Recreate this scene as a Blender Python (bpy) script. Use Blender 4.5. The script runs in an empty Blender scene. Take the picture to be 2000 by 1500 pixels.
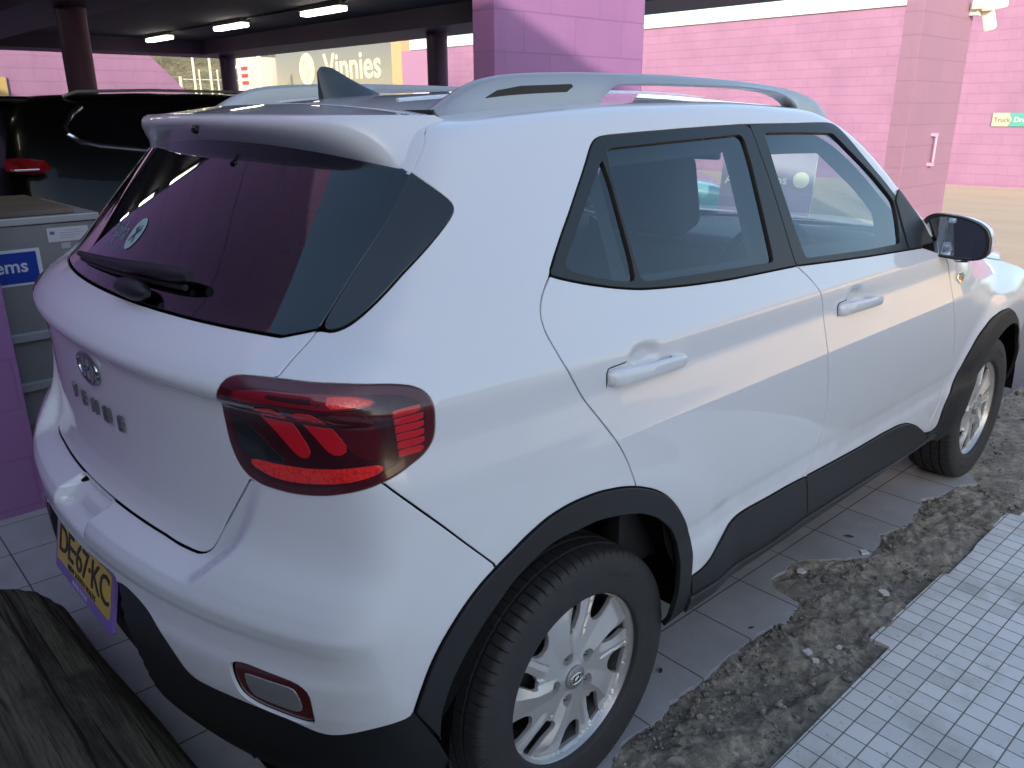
import bpy, bmesh, math, random
import numpy as np
from mathutils import Matrix, Vector
from mathutils.geometry import delaunay_2d_cdt
random.seed(7)
R_ = math.radians
scene = bpy.context.scene
# ---------------- camera ----------------
cam_data = bpy.data.cameras.new('camera'); cam = bpy.data.objects.new('camera', cam_data)
scene.collection.objects.link(cam); scene.camera = cam
cam_data.sensor_width = 36.0; cam_data.lens = 36.0 * 1581.5 / 2000.0
cam_data.clip_start = 0.05; cam_data.clip_end = 2000
PITCH, YAW, ROLL = R_(-18.664), R_(46.882), R_(.267)
cam.matrix_world = (Matrix.Translation((1.8336, -1.1396, 1.510)) @ Matrix.Rotation(YAW, 4, 'Z') @ Matrix.Rotation(PITCH, 4, 'X')
                    @ Matrix.Rotation(ROLL, 4, 'Y') @ Matrix.Rotation(R_(90), 4, 'X'))
cam_data.dof.use_dof = True; cam_data.dof.focus_distance = 2.3; cam_data.dof.aperture_fstop = 11.0
# ---------------- sky, sun, exposure ----------------
SUN = Vector((.80, -1.0, .40)).normalized()
world = bpy.data.worlds.new('World'); scene.world = world; world.use_nodes = True
wn = world.node_tree; bg = wn.nodes['Background']
sky = wn.nodes.new('ShaderNodeTexSky'); sky.sky_type = 'NISHITA'; sky.sun_disc = False
sky.sun_elevation = math.asin(SUN.z); sky.sun_rotation = math.atan2(SUN.x, SUN.y)
sky.air_density = 1.0; sky.dust_density = 2.3; sky.ozone_density = 1.3
wn.links.new(sky.outputs[0], bg.inputs[0]); bg.inputs[1].default_value = .15
sd = bpy.data.lights.new('sun', 'SUN'); sd.energy = 2.3; sd.angle = R_(.5); sd.color = (1.0, .86, .66)
so = bpy.data.objects.new('sun', sd); scene.collection.objects.link(so)
so.rotation_euler = SUN.to_track_quat('Z', 'Y').to_euler(); so.location = (6, -8, 9)
scene.view_settings.view_transform = 'Standard'; scene.view_settings.look = 'None'
scene.view_settings.exposure = 1.34; scene.view_settings.gamma = 1.0
scene.render.engine = 'CYCLES'

# ---------------- helpers ----------------
COL = scene.collection
def mat(name, col, rough=.5, metal=0., coat=0., spec=.5, coat_rough=.03, **kw):
    m = bpy.data.materials.new(name); m.use_nodes = True
    b = m.node_tree.nodes['Principled BSDF']
    b.inputs['Base Color'].default_value = (*col, 1); b.inputs['Roughness'].default_value = rough
    b.inputs['Metallic'].default_value = metal; b.inputs['Coat Weight'].default_value = coat
    b.inputs['Coat Roughness'].default_value = coat_rough; b.inputs['Specular IOR Level'].default_value = spec
    for k, v in kw.items(): b.inputs[k.replace('_', ' ')].default_value = v
    return m
class NT:
    """tiny wrapper for building node graphs"""
    def __init__(s, m): s.t = m.node_tree; s.n = s.t.nodes; s.l = s.t.links; s.b = s.n['Principled BSDF']
    def node(s, t, **kw):
        n = s.n.new(t)
        for k, v in kw.items(): setattr(n, k, v)
        return n
    def set(s, sock, v):
        if hasattr(v, 'is_output') or isinstance(v, bpy.types.NodeSocket): s.l.new(v, sock)
        else: sock.default_value = v
    def math(s, op, a, b=0., c=None):
        n = s.node('ShaderNodeMath', operation=op); s.set(n.inputs[0], a); s.set(n.inputs[1], b)
        if c is not None: s.set(n.inputs[2], c)
        return n.outputs[0]
    def pos(s, kind='Object', rot=0., loc=(0, 0, 0), scale=(1, 1, 1)):
        tc = s.node('ShaderNodeTexCoord'); mp = s.node('ShaderNodeMapping')
        mp.inputs['Location'].default_value = loc; mp.inputs['Rotation'].default_value = (0, 0, rot); mp.inputs['Scale'].default_value = scale
        s.l.new(tc.outputs[kind], mp.inputs[0]); return mp.outputs[0]
    def xyz(s, v):
        n = s.node('ShaderNodeSeparateXYZ'); s.l.new(v, n.inputs[0]); return n.outputs
    def comb(s, x, y, z):
        n = s.node('ShaderNodeCombineXYZ')
        for i, v in enumerate((x, y, z)): s.set(n.inputs[i], v)
        return n.outputs[0]
    def noise(s, v, scale, detail=4., rough=.55, dist=0.):
        n = s.node('ShaderNodeTexNoise'); s.l.new(v, n.inputs['Vector']); n.inputs['Scale'].default_value = scale
        n.inputs['Detail'].default_value = detail; n.inputs['Roughness'].default_value = rough; n.inputs['Distortion'].default_value = dist
        return n.outputs[0]
    def ramp(s, f, *stops):
        n = s.node('ShaderNodeValToRGB'); s.l.new(f, n.inputs[0]); e = n.color_ramp.elements
        while len(e) < len(stops): e.new(.5)
        for k, (p, c) in enumerate(stops): e[k].position = p; e[k].color = (*c, 1) if len(c) == 3 else c
        return n.outputs[0]
    def mix(s, f, a, b):
        n = s.node('ShaderNodeMix', data_type='RGBA'); s.set(n.inputs[0], f)
        s.set(n.inputs[6], (*a, 1) if isinstance(a, tuple) else a); s.set(n.inputs[7], (*b, 1) if isinstance(b, tuple) else b)
        return n.outputs[2]
    def bump(s, h, strength=.5, dist=.01, nrm=None):
        n = s.node('ShaderNodeBump'); n.inputs['Strength'].default_value = strength; n.inputs['Distance'].default_value = dist
        s.l.new(h, n.inputs['Height'])
        if nrm is not None: s.l.new(nrm, n.inputs['Normal'])
        return n.outputs[0]
    def grid(s, u, v, pu, pv, g, brick=False):
        """1 on the joints of a grid (or of running-bond blocks), g = joint width"""
        fv = s.math('DIVIDE', v, pv); row = s.math('FLOOR', fv)
        if brick: u = s.math('ADD', u, s.math('MULTIPLY', s.math('FLOORED_MODULO', row, 2.), pu/2))
        fu = s.math('DIVIDE', u, pu)
        a = s.math('LESS_THAN', s.math('MULTIPLY', s.math('PINGPONG', fu, .5), pu), g/2)
        b = s.math('LESS_THAN', s.math('MULTIPLY', s.math('PINGPONG', fv, .5), pv), g/2)
        return s.math('MAXIMUM', a, b), s.comb(s.math('FLOOR', fu), row, 0.)
    def white(s, v):
        n = s.node('ShaderNodeTexWhiteNoise'); s.l.new(v, n.inputs['Vector']); return n.outputs['Value']
def finish(name, V, Fc, m, parent=None, smooth=False, normals=None, mats=None, idx=None):
    me = bpy.data.meshes.new(name); me.from_pydata([tuple(map(float, v)) for v in V], [], [tuple(map(int, f)) for f in Fc])
    for q in (mats or [m]): me.materials.append(q)
    if idx is not None: me.polygons.foreach_set('material_index', idx)
    if smooth or normals is not None: me.polygons.foreach_set('use_smooth', [True]*len(me.polygons))
    me.update()
    if normals is not None: me.normals_split_custom_set_from_vertices([tuple(map(float, n)) for n in normals])
    o = bpy.data.objects.new(name, me); COL.objects.link(o)
    if parent is not None: o.parent = parent
    return o
def thing(name, label, cat, loc=(0, 0, 0), group=None):
    o = bpy.data.objects.new(name, None); COL.objects.link(o); o.location = loc
    o['label'] = label; o['category'] = cat
    if group: o['group'] = group
    o.empty_display_size = .1
    return o
def tag(o, label, cat, group=None):
    o['label'] = label; o['category'] = cat
    if group: o['group'] = group
    return o
class MB:
    """collects shapes for one mesh"""
    def __init__(s): s.v = []; s.f = []
    def add(s, V, Fc):
        k = len(s.v); s.v += [tuple(v) for v in V]; s.f += [tuple(i + k for i in f) for f in Fc]; return s
    def box(s, a, b, bev=0.):
        bm = bmesh.new(); bmesh.ops.create_cube(bm, size=1)
        a = Vector(a); b = Vector(b); sz = b - a; c = (a + b)/2
        for v in bm.verts: v.co = Vector((v.co.x*sz.x, v.co.y*sz.y, v.co.z*sz.z)) + c
        if bev: bmesh.ops.bevel(bm, geom=list(bm.edges), offset=bev, segments=2, affect='EDGES', profile=.6)
        s.bm(bm); return s
    def bm(s, bm):
        bm.verts.index_update(); s.add([v.co[:] for v in bm.verts], [[v.index for v in f.verts] for f in bm.faces]); bm.free()
    def tube(s, pts, r, n=10, caps=True, rs=None):
        pts = [Vector(p) for p in pts]; V = []; Fc = []; up = Vector((0, 0, 1))
        for i, p in enumerate(pts):
            d = (pts[min(i+1, len(pts)-1)] - pts[max(i-1, 0)]).normalized()
            a = d.cross(up if abs(d.z) < .95 else Vector((1, 0, 0))).normalized(); b = a.cross(d)
            rr = rs[i] if rs else r
            for k in range(n):
                t = 2*math.pi*k/n; V.append(p + (a*math.cos(t) + b*math.sin(t))*rr)
        for i in range(len(pts)-1):
            for k in range(n):
                Fc.append((i*n+k, i*n+(k+1) % n, (i+1)*n+(k+1) % n, (i+1)*n+k))
        if caps: Fc.append(tuple(range(n))[::-1]); Fc.append(tuple((len(pts)-1)*n+k for k in range(n)))
        s.add(V, Fc); return s
    def lathe(s, prof, n=48, axis='x', c=(0, 0, 0), rfun=None):
        V = []; Fc = []; m = len(prof)
        for k in range(n):
            t = 2*math.pi*k/n
            for i, (r, h) in enumerate(prof):
                if rfun: r = r + rfun(i, k)
                p = (h, r*math.cos(t), r*math.sin(t)) if axis == 'x' else (r*math.cos(t), r*math.sin(t), h)
                V.append((p[0]+c[0], p[1]+c[1], p[2]+c[2]))
        for k in range(n):
            for i in range(m-1):
                q = ((k+1) % n)*m; Fc.append((k*m+i, q+i, q+i+1, k*m+i+1))
        s.add(V, Fc); return s
    def prism(s, pts, o, u, v, w, d):
        """polygon pts in the plane o + a*u + b*v, thickened by d along w"""
        o, u, v, w = map(Vector, (o, u, v, w)); n = len(pts)
        V = [o + u*a + v*b for a, b in pts] + [o + u*a + v*b + w*d for a, b in pts]
        Fc = [tuple(range(n))[::-1], tuple(range(n, 2*n))] + [(i, (i+1) % n, (i+1) % n + n, i + n) for i in range(n)]
        s.add(V, Fc); return s
    def build(s, name, m, parent=None, smooth=False, angle=40):
        o = finish(name, s.v, s.f, m, parent)
        bm = bmesh.new(); bm.from_mesh(o.data); bmesh.ops.recalc_face_normals(bm, faces=bm.faces)
        if smooth:
            for e in bm.edges: e.smooth = len(e.link_faces) == 2 and e.calc_face_angle(0) < R_(angle)
            for f in bm.faces: f.smooth = True
        bm.to_mesh(o.data); bm.free(); return o
def text_mesh(body, size, depth=.001, shear=0., spacing=1., bold=.0):
    cu = bpy.data.curves.new('lettering', 'FONT'); cu.body = body; cu.size = size; cu.extrude = depth; cu.shear = shear
    cu.space_character = spacing; cu.offset = bold; cu.resolution_u = 3; cu.align_x = 'LEFT'
    o = bpy.data.objects.new('lettering', cu); COL.objects.link(o)
    dg = bpy.context.evaluated_depsgraph_get(); me = o.evaluated_get(dg).to_mesh()
    V = [v.co[:] for v in me.vertices]; Fc = [tuple(p.vertices) for p in me.polygons]
    o.evaluated_get(dg).to_mesh_clear(); bpy.data.objects.remove(o); bpy.data.curves.remove(cu)
    return V, Fc
def text(name, body, size, o, u, v, m, parent=None, depth=.001, **kw):
    """lettering laid in the plane o, u (reading direction), v (up)"""
    V, Fc = text_mesh(body, size, depth, **kw); o, u, v = Vector(o), Vector(u).normalized(), Vector(v).normalized(); w = u.cross(v)
    return finish(name, [o + u*a + v*b + w*c for a, b, c in V], Fc, m, parent)

# ---------- body surface: an implicit function in car space (x right, y forward from rear axle, z up) ----------
def pchip(xs, ys):
    xs = np.array(xs, float); ys = np.array(ys, float)
    h = np.diff(xs); d = np.diff(ys) / h
    m = np.zeros(len(xs)); m[0] = d[0]; m[-1] = d[-1]
    for i in range(1, len(xs) - 1):
        if d[i-1] * d[i] > 0:
            w1 = 2*h[i] + h[i-1]; w2 = h[i] + 2*h[i-1]
            m[i] = (w1 + w2) / (w1/d[i-1] + w2/d[i])
    def f(q):
        q = np.clip(q, xs[0], xs[-1]); i = np.clip(np.searchsorted(xs, q) - 1, 0, len(h) - 1)
        t = (q - xs[i]) / h[i]; t2 = t*t; t3 = t2*t
        return (2*t3-3*t2+1)*ys[i] + (t3-2*t2+t)*h[i]*m[i] + (-2*t3+3*t2)*ys[i+1] + (t3-t2)*h[i]*m[i+1]
    return f
def sstep(a, b, v):
    t = np.clip((v - a) / (b - a), 0, 1); return t*t*t*(t*(6*t-15)+10)
def smax(a, b, k):
    h = np.maximum(k - np.abs(a - b), 0) / k
    return np.maximum(a, b) + h*h*h*k/6
# door section: half width against height
P_SIDE = pchip([.10,.25,.30,.34,.38,.44,.50,.54,.57,.60,.68,.76,.84,.875,.884,.889,.945,.983,.988,1.045,1.050,1.08,1.12,1.20,1.30,1.40,1.46,1.52,1.60],
               [.70,.77,.820,.846,.858,.864,.866,.862,.863,.868,.876,.882,.8852,.8855,.8854,.8840,.8698,.8600,.8593,.8568,.8555,.8420,.822,.785,.737,.686,.653,.615,.560])
P_QTR = pchip([.10,.30,.40,.55,.70,.85,.92,.972,.984,1.052,1.066,1.10,1.20,1.30,1.40,1.46,1.52,1.60],
              [.76,.850,.872,.886,.894,.889,.881,.8685,.8660,.8600,.8550,.842,.803,.755,.700,.664,.620,.560])
# rear centre line: y against height, with the bumper ledge (A) and without it (B)
Y_A = pchip([.10,.20,.26,.34,.42,.475,.50,.56,.595,.635,.650,.668,.692,.697,.6995,.716,.724,.736,.760,.775,.82,.915,1.00,1.035,1.052,1.065,1.09,1.12,1.15,1.18,1.30,1.44,1.52,1.60],
            [-.54,-.65,-.70,-.735,-.752,-.762,-.766,-.769,-.765,-.764,-.765,-.765,-.754,-.750,-.743,-.701,-.691,-.683,-.674,-.670,-.666,-.664,-.667,-.672,-.690,-.694,-.680,-.645,-.598,-.566,-.455,-.325,-.255,-.20])
Y_B = pchip([.10,.20,.26,.34,.42,.475,.50,.56,.595,.635,.650,.668,.70,.735,.79,.84,.91,1.00,1.035,1.052,1.065,1.09,1.12,1.15,1.18,1.30,1.44,1.52,1.60],
            [-.54,-.65,-.70,-.735,-.752,-.762,-.766,-.769,-.765,-.764,-.765,-.765,-.752,-.730,-.693,-.677,-.669,-.668,-.672,-.690,-.694,-.680,-.645,-.598,-.566,-.455,-.325,-.255,-.20])
X_C = pchip([.6,.70,.72,.77,.91,1.0],[.485,.490,.505,.550,.61,.66])
K_R = pchip([.2,.6,.75,.95,1.05,1.15,1.45,1.6],[.28,.230,.180,.165,.190,.215,.215,.21])
Z_TOP = pchip([-.9,-.5,-.3,0,.4,.8,1.15,1.35,1.5,1.62,1.75,2.0,2.2,2.3,2.42,2.7,3.0,3.15,3.3,3.45],
              [1.42,1.485,1.512,1.543,1.562,1.566,1.553,1.532,1.500,1.452,1.385,1.235,1.110,1.060,1.035,1.000,.930,.885,.79,.62])
Y_F = pchip([.1,.3,.5,.7,.85,.95,1.1],[3.05,3.26,3.33,3.345,3.32,3.26,3.1])
K_C = pchip([.2,.5,.62,.78,.95,1.08,1.2,1.6],[.17,.14,.10,.08,.10,.12,.08,.07])
DENT = [1.]
def F_body(P):
    x = np.abs(P[..., 0]); y = P[..., 1]; z = P[..., 2]
    q = sstep(.25, -.25, y)
    X = P_SIDE(z)*(1-q) + P_QTR(z)*q
    t = np.maximum(.15 - y, 0); X = X - .085*t*t
    t = np.maximum(y - 1.9, 0); X = X - .045*t*t - .20*sstep(.78, 1.04, z)*sstep(1.85, 2.7, y)
    for yc in (0., 2.52):
        r = np.hypot(y - yc, z - .30); X = X + (.016 + .010*(yc > 1))*sstep(.62, .44, r)
    for yc, zc in ((.150, 1.030), (1.105, 1.003)):       # finger dents behind the door handles
        X = X - DENT[0]*.016*sstep(1.15, .25, np.sqrt(((y-yc)/.058)**2 + ((z-zc)/.033)**2))
    fs = x - X
    xc = X_C(z); w = sstep(.026, -.026, x - xc)
    Y = Y_A(z)*w + Y_B(z)*(1-w) + K_R(z)*x*x + .10*x**4
    Y = Y + .034*sstep(.245, .215, x)*sstep(.624, .606, z)      # plate recess
    Y = Y + .040*sstep(.112, .088, x)*sstep(.660, .674, z)*sstep(.722, .704, z)      # hand scoop in the ledge
    fr = (Y - y) * (.86 + 0*y)
    f = smax(fs, fr, K_C(z))
    cr = .115 + .27*sstep(1.15, 1.75, y) - .30*sstep(1.85, 2.35, y)
    T = Z_TOP(y) - cr*x*x
    slope = (Z_TOP(y + .01) - Z_TOP(y - .01)) / .02
    ft = (z - T) / np.sqrt(1 + slope*slope)
    f = smax(f, ft, .055 + .05*sstep(1.9, 2.4, y))
    ff = (y - (Y_F(z) - .34*x*x - .25*x**4)) * .9
    return smax(f, ff, .16)
def N_body(P, h=.0015):
    g = np.stack([F_body(P + d) - F_body(P - d) for d in np.eye(3)*h], -1)
    return g / np.linalg.norm(g, axis=-1, keepdims=True)
# chart (s, t): s runs round the car from the tailgate centre, t runs up the body and over onto the roof
CA, CB, CZ, CR, CP = .50, -.20, 1.25, .35, .30
CL = CR*math.pi/2; CQ = CZ + CP*math.pi/2
def chart_ray(S, T):
    sg = np.where(S < 0, -1., 1.); s = np.abs(S)
    al = np.clip((s - CA)/CR, 0, math.pi/2)
    hx, hy = np.sin(al), -np.cos(al)
    ox = np.minimum(s, CA); oy = CB + np.maximum(s - CA - CL, 0)
    ph = np.clip((T - CZ)/CP, 0, math.pi/2)
    ox = ox - np.maximum(T - CQ, 0)
    oz = np.minimum(T, CZ)
    return np.stack([ox*sg, oy, oz], -1), np.stack([hx*np.cos(ph)*sg, hy*np.cos(ph), np.sin(ph)], -1)
def chart_inv(P):
    x, y, z = np.abs(P[..., 0]), P[..., 1], P[..., 2]; sg = np.where(P[..., 0] < 0, -1., 1.)
    al = np.where(x <= CA, 0, np.where(y >= CB, math.pi/2, np.arctan2(x - CA, CB - y)))
    s = np.where(x <= CA, x, CA + CR*al)
    s = np.where(y >= CB, CA + CL + (y - CB), s)
    hor = np.where(y >= CB, x - CA, np.where(x <= CA, CB - y, np.hypot(x - CA, CB - y)))
    t = np.where(z <= CZ, z, CZ + CP*np.arctan2(z - CZ, np.maximum(hor, 1e-6)))
    t = np.where((y >= CB) & (x < CA) & (z > CZ), CQ + CA - x, t)
    return s*sg, t
def lift(S, T, off=0.):
    S = np.asarray(S, float); T = np.asarray(T, float)
    O, D = chart_ray(S, T)
    lo = np.zeros(S.shape); hi = np.full(S.shape, 1.3)
    # first crossing outward from inside
    tt = np.linspace(0, 1.3, 53); prev = F_body(O); hit = np.zeros(S.shape, bool)
    for a, b in zip(tt[:-1], tt[1:]):
        cur = F_body(O + D*b)
        new = (~hit) & (cur > 0)
        lo = np.where(new, a, lo); hi = np.where(new, b, hi); hit |= new
    for _ in range(26):
        m = (lo + hi)/2; v = F_body(O + D*m[..., None]) > 0
        hi = np.where(v, m, hi); lo = np.where(v, lo, m)
    P = O + D*((lo + hi)/2)[..., None]
    N = N_body(P)
    return P + N*off, N
# outlines of the panels, lamps and windows in the chart of the body surface
TR = {
 'lamp': [[.552,1.068],[.549,1.078],[.551,1.087],[.565,1.093],[.588,1.095],[.642,1.098],[.697,1.099],[.754,1.101],[.806,1.098],[.838,1.091],[.853,1.085],[.868,1.072],[.875,1.06],[.877,1.041],[.876,1.011],[.873,.994],[.865,.983],[.853,.973],[.836,.965],[.819,.954],[.799,.945],[.777,.935],[.751,.925],[.721,.914],[.689,.907],[.654,.903],[.617,.904],[.594,.905],[.573,.908],[.558,.922],[.547,.941],[.538,.975],[.534,1.005],[.53,1.031]],
 'lamp_bar_top': [[.576,1.069],[.619,1.077],[.683,1.081],[.731,1.084],[.765,1.083],[.786,1.078],[.798,1.073],[.782,1.071],[.766,1.069],[.733,1.067],[.687,1.068],[.633,1.066],[.581,1.061]],
 'lamp_bar_low': [[.583,.945],[.607,.948],[.652,.951],[.693,.954],[.734,.961],[.77,.968],[.791,.971],[.804,.971],[.798,.963],[.783,.957],[.761,.949],[.733,.941],[.691,.932],[.649,.928],[.614,.932],[.591,.936]],
 'lamp_slash1': [[.608,1.045],[.652,1.052],[.7,.983],[.696,.979],[.685,.978]],
 'lamp_slash2': [[.68,1.051],[.714,1.053],[.754,.999],[.749,.993],[.737,.991]],
 'lamp_slash3': [[.734,1.056],[.771,1.06],[.789,1.044],[.794,1.013],[.793,.982],[.767,.995]],
 'lamp_dark': [[.558,1.02],[.576,1.015],[.659,.958],[.586,.954],[.574,.965],[.565,.984]],
 'lamp_grid': [[.816,1.06],[.855,1.058],[.86,1.053],[.861,1.015],[.858,.987],[.853,.983],[.818,.98],[.818,1.026]],
 'cut_top': [[1.109,1.734],[1.109,1.706],[1.086,1.651],[1.054,1.594],[.992,1.555],[.939,1.525],[.901,1.498],[.856,1.448],[.819,1.392],[.759,1.305],[.707,1.229],[.685,1.192],[.671,1.158],[.66,1.141],[.653,1.128],[.648,1.115],[.644,1.099]],
 'cut_low': [[.573,.903],[.547,.862],[.52,.82],[.494,.776],[.486,.761],[.48,.743],[.478,.734],[.473,.726],[.463,.723],[.445,.722],[.385,.721],[.289,.721],[.173,.723],[.048,.722]],
 'tri': [[.908,1.504],[.961,1.435],[1.014,1.383],[.999,1.368],[.927,1.315],[.835,1.247],[.777,1.201],[.74,1.174],[.721,1.165],[.696,1.16],[.674,1.159],[.685,1.192],[.707,1.229],[.759,1.305],[.819,1.392],[.856,1.448]],
 'rr_door_rear': [[1.189,1.216],[1.163,1.196],[1.148,1.18],[1.14,1.166],[1.135,1.151],[1.136,1.128],[1.149,1.099],[1.16,1.069],[1.173,1.043],[1.189,1.017],[1.203,.994],[1.232,.954],[1.267,.908],[1.298,.863],[1.314,.832],[1.327,.797],[1.337,.77]],
 'bcut': [[2.069,1.128],[2.103,1.1],[2.136,1.07],[2.152,1.038],[2.171,.993],[2.169,.932],[2.172,.869],[2.199,.789],[2.218,.723],[2.221,.651],[2.213,.576],[2.174,.523],[2.165,.506],[2.211,.375]],
 'acut': [[2.994,1.05],[3.055,1.003],[3.065,.951],[3.071,.881],[3.127,.799],[3.157,.75],[3.186,.692],[3.212,.591],[3.186,.512],[3.146,.457],[3.117,.416],[3.122,.377]],
 'dlo_outer': [[1.192,1.224],[1.222,1.253],[1.293,1.331],[1.369,1.427],[1.419,1.491],[1.436,1.513],[1.448,1.522],[1.467,1.53],[1.612,1.536],[1.811,1.543],[2.04,1.549],[2.301,1.548],[2.542,1.55],[2.579,1.506],[2.67,1.378],[2.773,1.248],[2.838,1.181],[2.888,1.127]],
 'belt_low': [[2.852,1.087],[2.764,1.091],[2.484,1.103],[2.255,1.115],[2.068,1.126],[1.931,1.129],[1.762,1.133],[1.613,1.141],[1.523,1.148],[1.439,1.156],[1.362,1.17],[1.288,1.187],[1.221,1.205],[1.19,1.216]],
 'bp_gap': [[2.069,1.548],[2.068,1.473],[2.069,1.375],[2.066,1.245],[2.064,1.182],[2.066,1.135]],
 'gl_main': [[1.482,1.496],[1.689,1.505],[2.005,1.517],[2.016,1.508],[2.008,1.424],[1.986,1.259],[1.968,1.149],[1.724,1.159],[1.533,1.166],[1.453,1.171],[1.454,1.231],[1.458,1.321],[1.467,1.421],[1.474,1.482]],
 'gl_qtr': [[1.45,1.468],[1.451,1.408],[1.445,1.309],[1.439,1.222],[1.431,1.174],[1.384,1.181],[1.325,1.196],[1.276,1.21],[1.234,1.225],[1.281,1.266],[1.356,1.352]],
 'gl_front': [[2.124,1.519],[2.306,1.516],[2.497,1.509],[2.526,1.48],[2.651,1.346],[2.729,1.249],[2.743,1.233],[2.729,1.181],[2.698,1.117],[2.498,1.122],[2.312,1.131],[2.125,1.14],[2.116,1.222],[2.114,1.362]],
 'arch_out': [[1.595,.398],[1.591,.44],[1.589,.491],[1.583,.541],[1.551,.6],[1.507,.657],[1.459,.704],[1.406,.74],[1.34,.77],[1.281,.788],[1.211,.8],[1.141,.801],[1.081,.792],[1.032,.773],[.999,.753],[.968,.736],[.933,.711],[.901,.677],[.871,.632],[.851,.59],[.835,.537],[.826,.501]],
 'arch_in': [[1.535,.329],[1.53,.371],[1.541,.404],[1.538,.449],[1.534,.5],[1.524,.557],[1.478,.618],[1.42,.667],[1.358,.701],[1.293,.723],[1.21,.742],[1.15,.742],[1.095,.744],[1.044,.728],[.995,.698],[.944,.645],[.907,.593],[.881,.54],[.865,.478],[.854,.407]],
 'bumper_qtr': [[.799,.945],[.834,.904],[.868,.86],[.916,.797],[.968,.736]],
 'bump_low': [[.82,.489],[.805,.483],[.766,.475],[.734,.459],[.699,.446],[.673,.46],[.634,.471],[.591,.474],[.546,.476],[.508,.476],[.469,.476],[.455,.485],[.44,.51],[.407,.551],[.37,.584],[.337,.602],[.313,.608],[.273,.617],[.105,.566],[.09,.629]],
 'fog_out': [[.565,.566],[.57,.572],[.592,.576],[.666,.569],[.682,.562],[.688,.549],[.688,.476],[.683,.47],[.639,.474],[.593,.48],[.573,.492],[.566,.513],[.563,.542]],
 'fog_in': [[.582,.549],[.663,.548],[.67,.527],[.672,.5],[.659,.49],[.59,.499],[.583,.516]],
 'bcrease': [[.203,.678],[.37,.676],[.48,.659],[.555,.65],[.641,.651],[.718,.671],[.765,.671]],
 'clad_rear': [[1.59,.436],[1.643,.439],[1.67,.45],[1.7,.481],[1.756,.51],[1.812,.52],[1.861,.521],[1.964,.518],[2.072,.517],[2.162,.513]],
 'clad_front': [[2.168,.513],[2.329,.508],[2.499,.503],[2.685,.502],[2.808,.496],[2.884,.482],[2.982,.444],[3.085,.388],[3.121,.364]],
 'clad_bot': [[1.604,.381],[1.727,.375],[2.015,.356],[2.202,.369],[2.513,.361],[2.712,.35],[3.001,.328],[3.14,.349]],
 'sill_bot': [[1.595,.366],[2.079,.197],[2.231,.328],[2.805,.192],[3.032,.169],[3.272,.183],[3.414,.187]],
 'handle_r': [[1.274,1.029],[1.285,1.037],[1.356,1.028],[1.452,1.015],[1.523,1.02],[1.537,1.011],[1.534,.992],[1.515,.985],[1.399,.984],[1.301,.996],[1.285,1.006]],
 'handle_r_cup': [[1.376,1.028],[1.402,1.038],[1.436,1.039],[1.46,1.03],[1.469,1.011],[1.423,1.007],[1.382,1.016]],
 'handle_f': [[2.246,.997],[2.266,1.003],[2.455,.986],[2.502,.987],[2.515,.974],[2.497,.961],[2.382,.958],[2.274,.965],[2.252,.973]],
 'handle_f_cup': [[2.341,.994],[2.37,1.009],[2.417,1.009],[2.454,.988],[2.42,.978]],
 'sidelamp': [[3.111,.962],[3.142,.966],[3.213,.955],[3.192,.942],[3.132,.938],[3.11,.945]],
 'farch_out': [[3.121,.364],[3.203,.376],[3.21,.447],[3.267,.535],[3.327,.624],[3.403,.7],[3.497,.75],[3.59,.765],[3.683,.76],[3.785,.73],[3.9,.678],[4.042,.585]],
 'farch_in': [[3.446,.684],[3.5,.714],[3.617,.714],[3.732,.692],[3.841,.649],[3.974,.576]],
 'wiper': [[-.269,1.175],[.306,1.197]],
 'sticker': [[-.204,1.24],[-.046,1.256],[-.008,1.209],[-.19,1.206]],
}
# ================= the white car =================
def paint_mat():
    m = mat('white_car_paint', (.70, .72, .755), rough=.34, coat=1., coat_rough=.012, spec=.4, Coat_IOR=1.62)
    t = NT(m); p = t.pos(); z = t.xyz(p)[2]; low = t.ramp(z, (.34, (1, 1, 1)), (.72, (0, 0, 0)))
    n = t.noise(p, 7., 6., .65); f = t.noise(p, 160., 3., .6); film = t.math('MULTIPLY', low, t.math('MULTIPLY', t.ramp(n, (.38, (0, 0, 0)), (.70, (1, 1, 1))), t.math('MULTIPLY_ADD', f, .5, .12)))
    t.l.new(t.mix(film, (.70, .72, .755), (.36, .33, .29)), t.b.inputs['Base Color']); t.l.new(t.math('MULTIPLY_ADD', film, .5, .012), t.b.inputs['Coat Roughness'])
    return m
M_PAINT = paint_mat()
def trim_mat(name, c, rough=.42):
    m = mat(name, c, rough=rough, spec=.5); t = NT(m)
    n = t.noise(t.pos(), 700., 3.); t.l.new(t.bump(n, .12, .0006), t.b.inputs['Normal'])
    n2 = t.noise(t.pos(), 6., 4.); t.l.new(t.mix(n2, tuple(x*.85 for x in c), tuple(x*1.2 for x in c)), t.b.inputs['Base Color'])
    return m
M_TRIM = trim_mat('black_plastic_trim', (.011, .012, .0135), .46)
M_FRAME = trim_mat('black_window_frame', (.011, .0115, .0125), .38)
M_DARK = mat('dark_underside', (.006, .006, .007), rough=.9, spec=.1)
M_GLOSS = mat('gloss_black', (.012, .013, .015), rough=.12, coat=.6)
M_RUBBER = mat('seal_rubber', (.012, .012, .013), rough=.6)
M_ALU = mat('painted_alloy', (.56, .56, .55), rough=.36, metal=.55, coat=.25, coat_rough=.12)
M_CAP = mat('dark_wheel_cap', (.30, .30, .31), rough=.35, metal=.5)
M_BADGE = mat('silver_badge', (.15, .155, .17), rough=.35, metal=.6)
M_RAIL = mat('silver_roof_rail', (.42, .43, .44), rough=.33, metal=.5, coat=.2)
M_CHROME = mat('chrome', (.80, .81, .83), rough=.07, metal=1.)
M_STEEL = mat('nut_steel', (.14, .14, .15), rough=.28, metal=1.)
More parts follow.
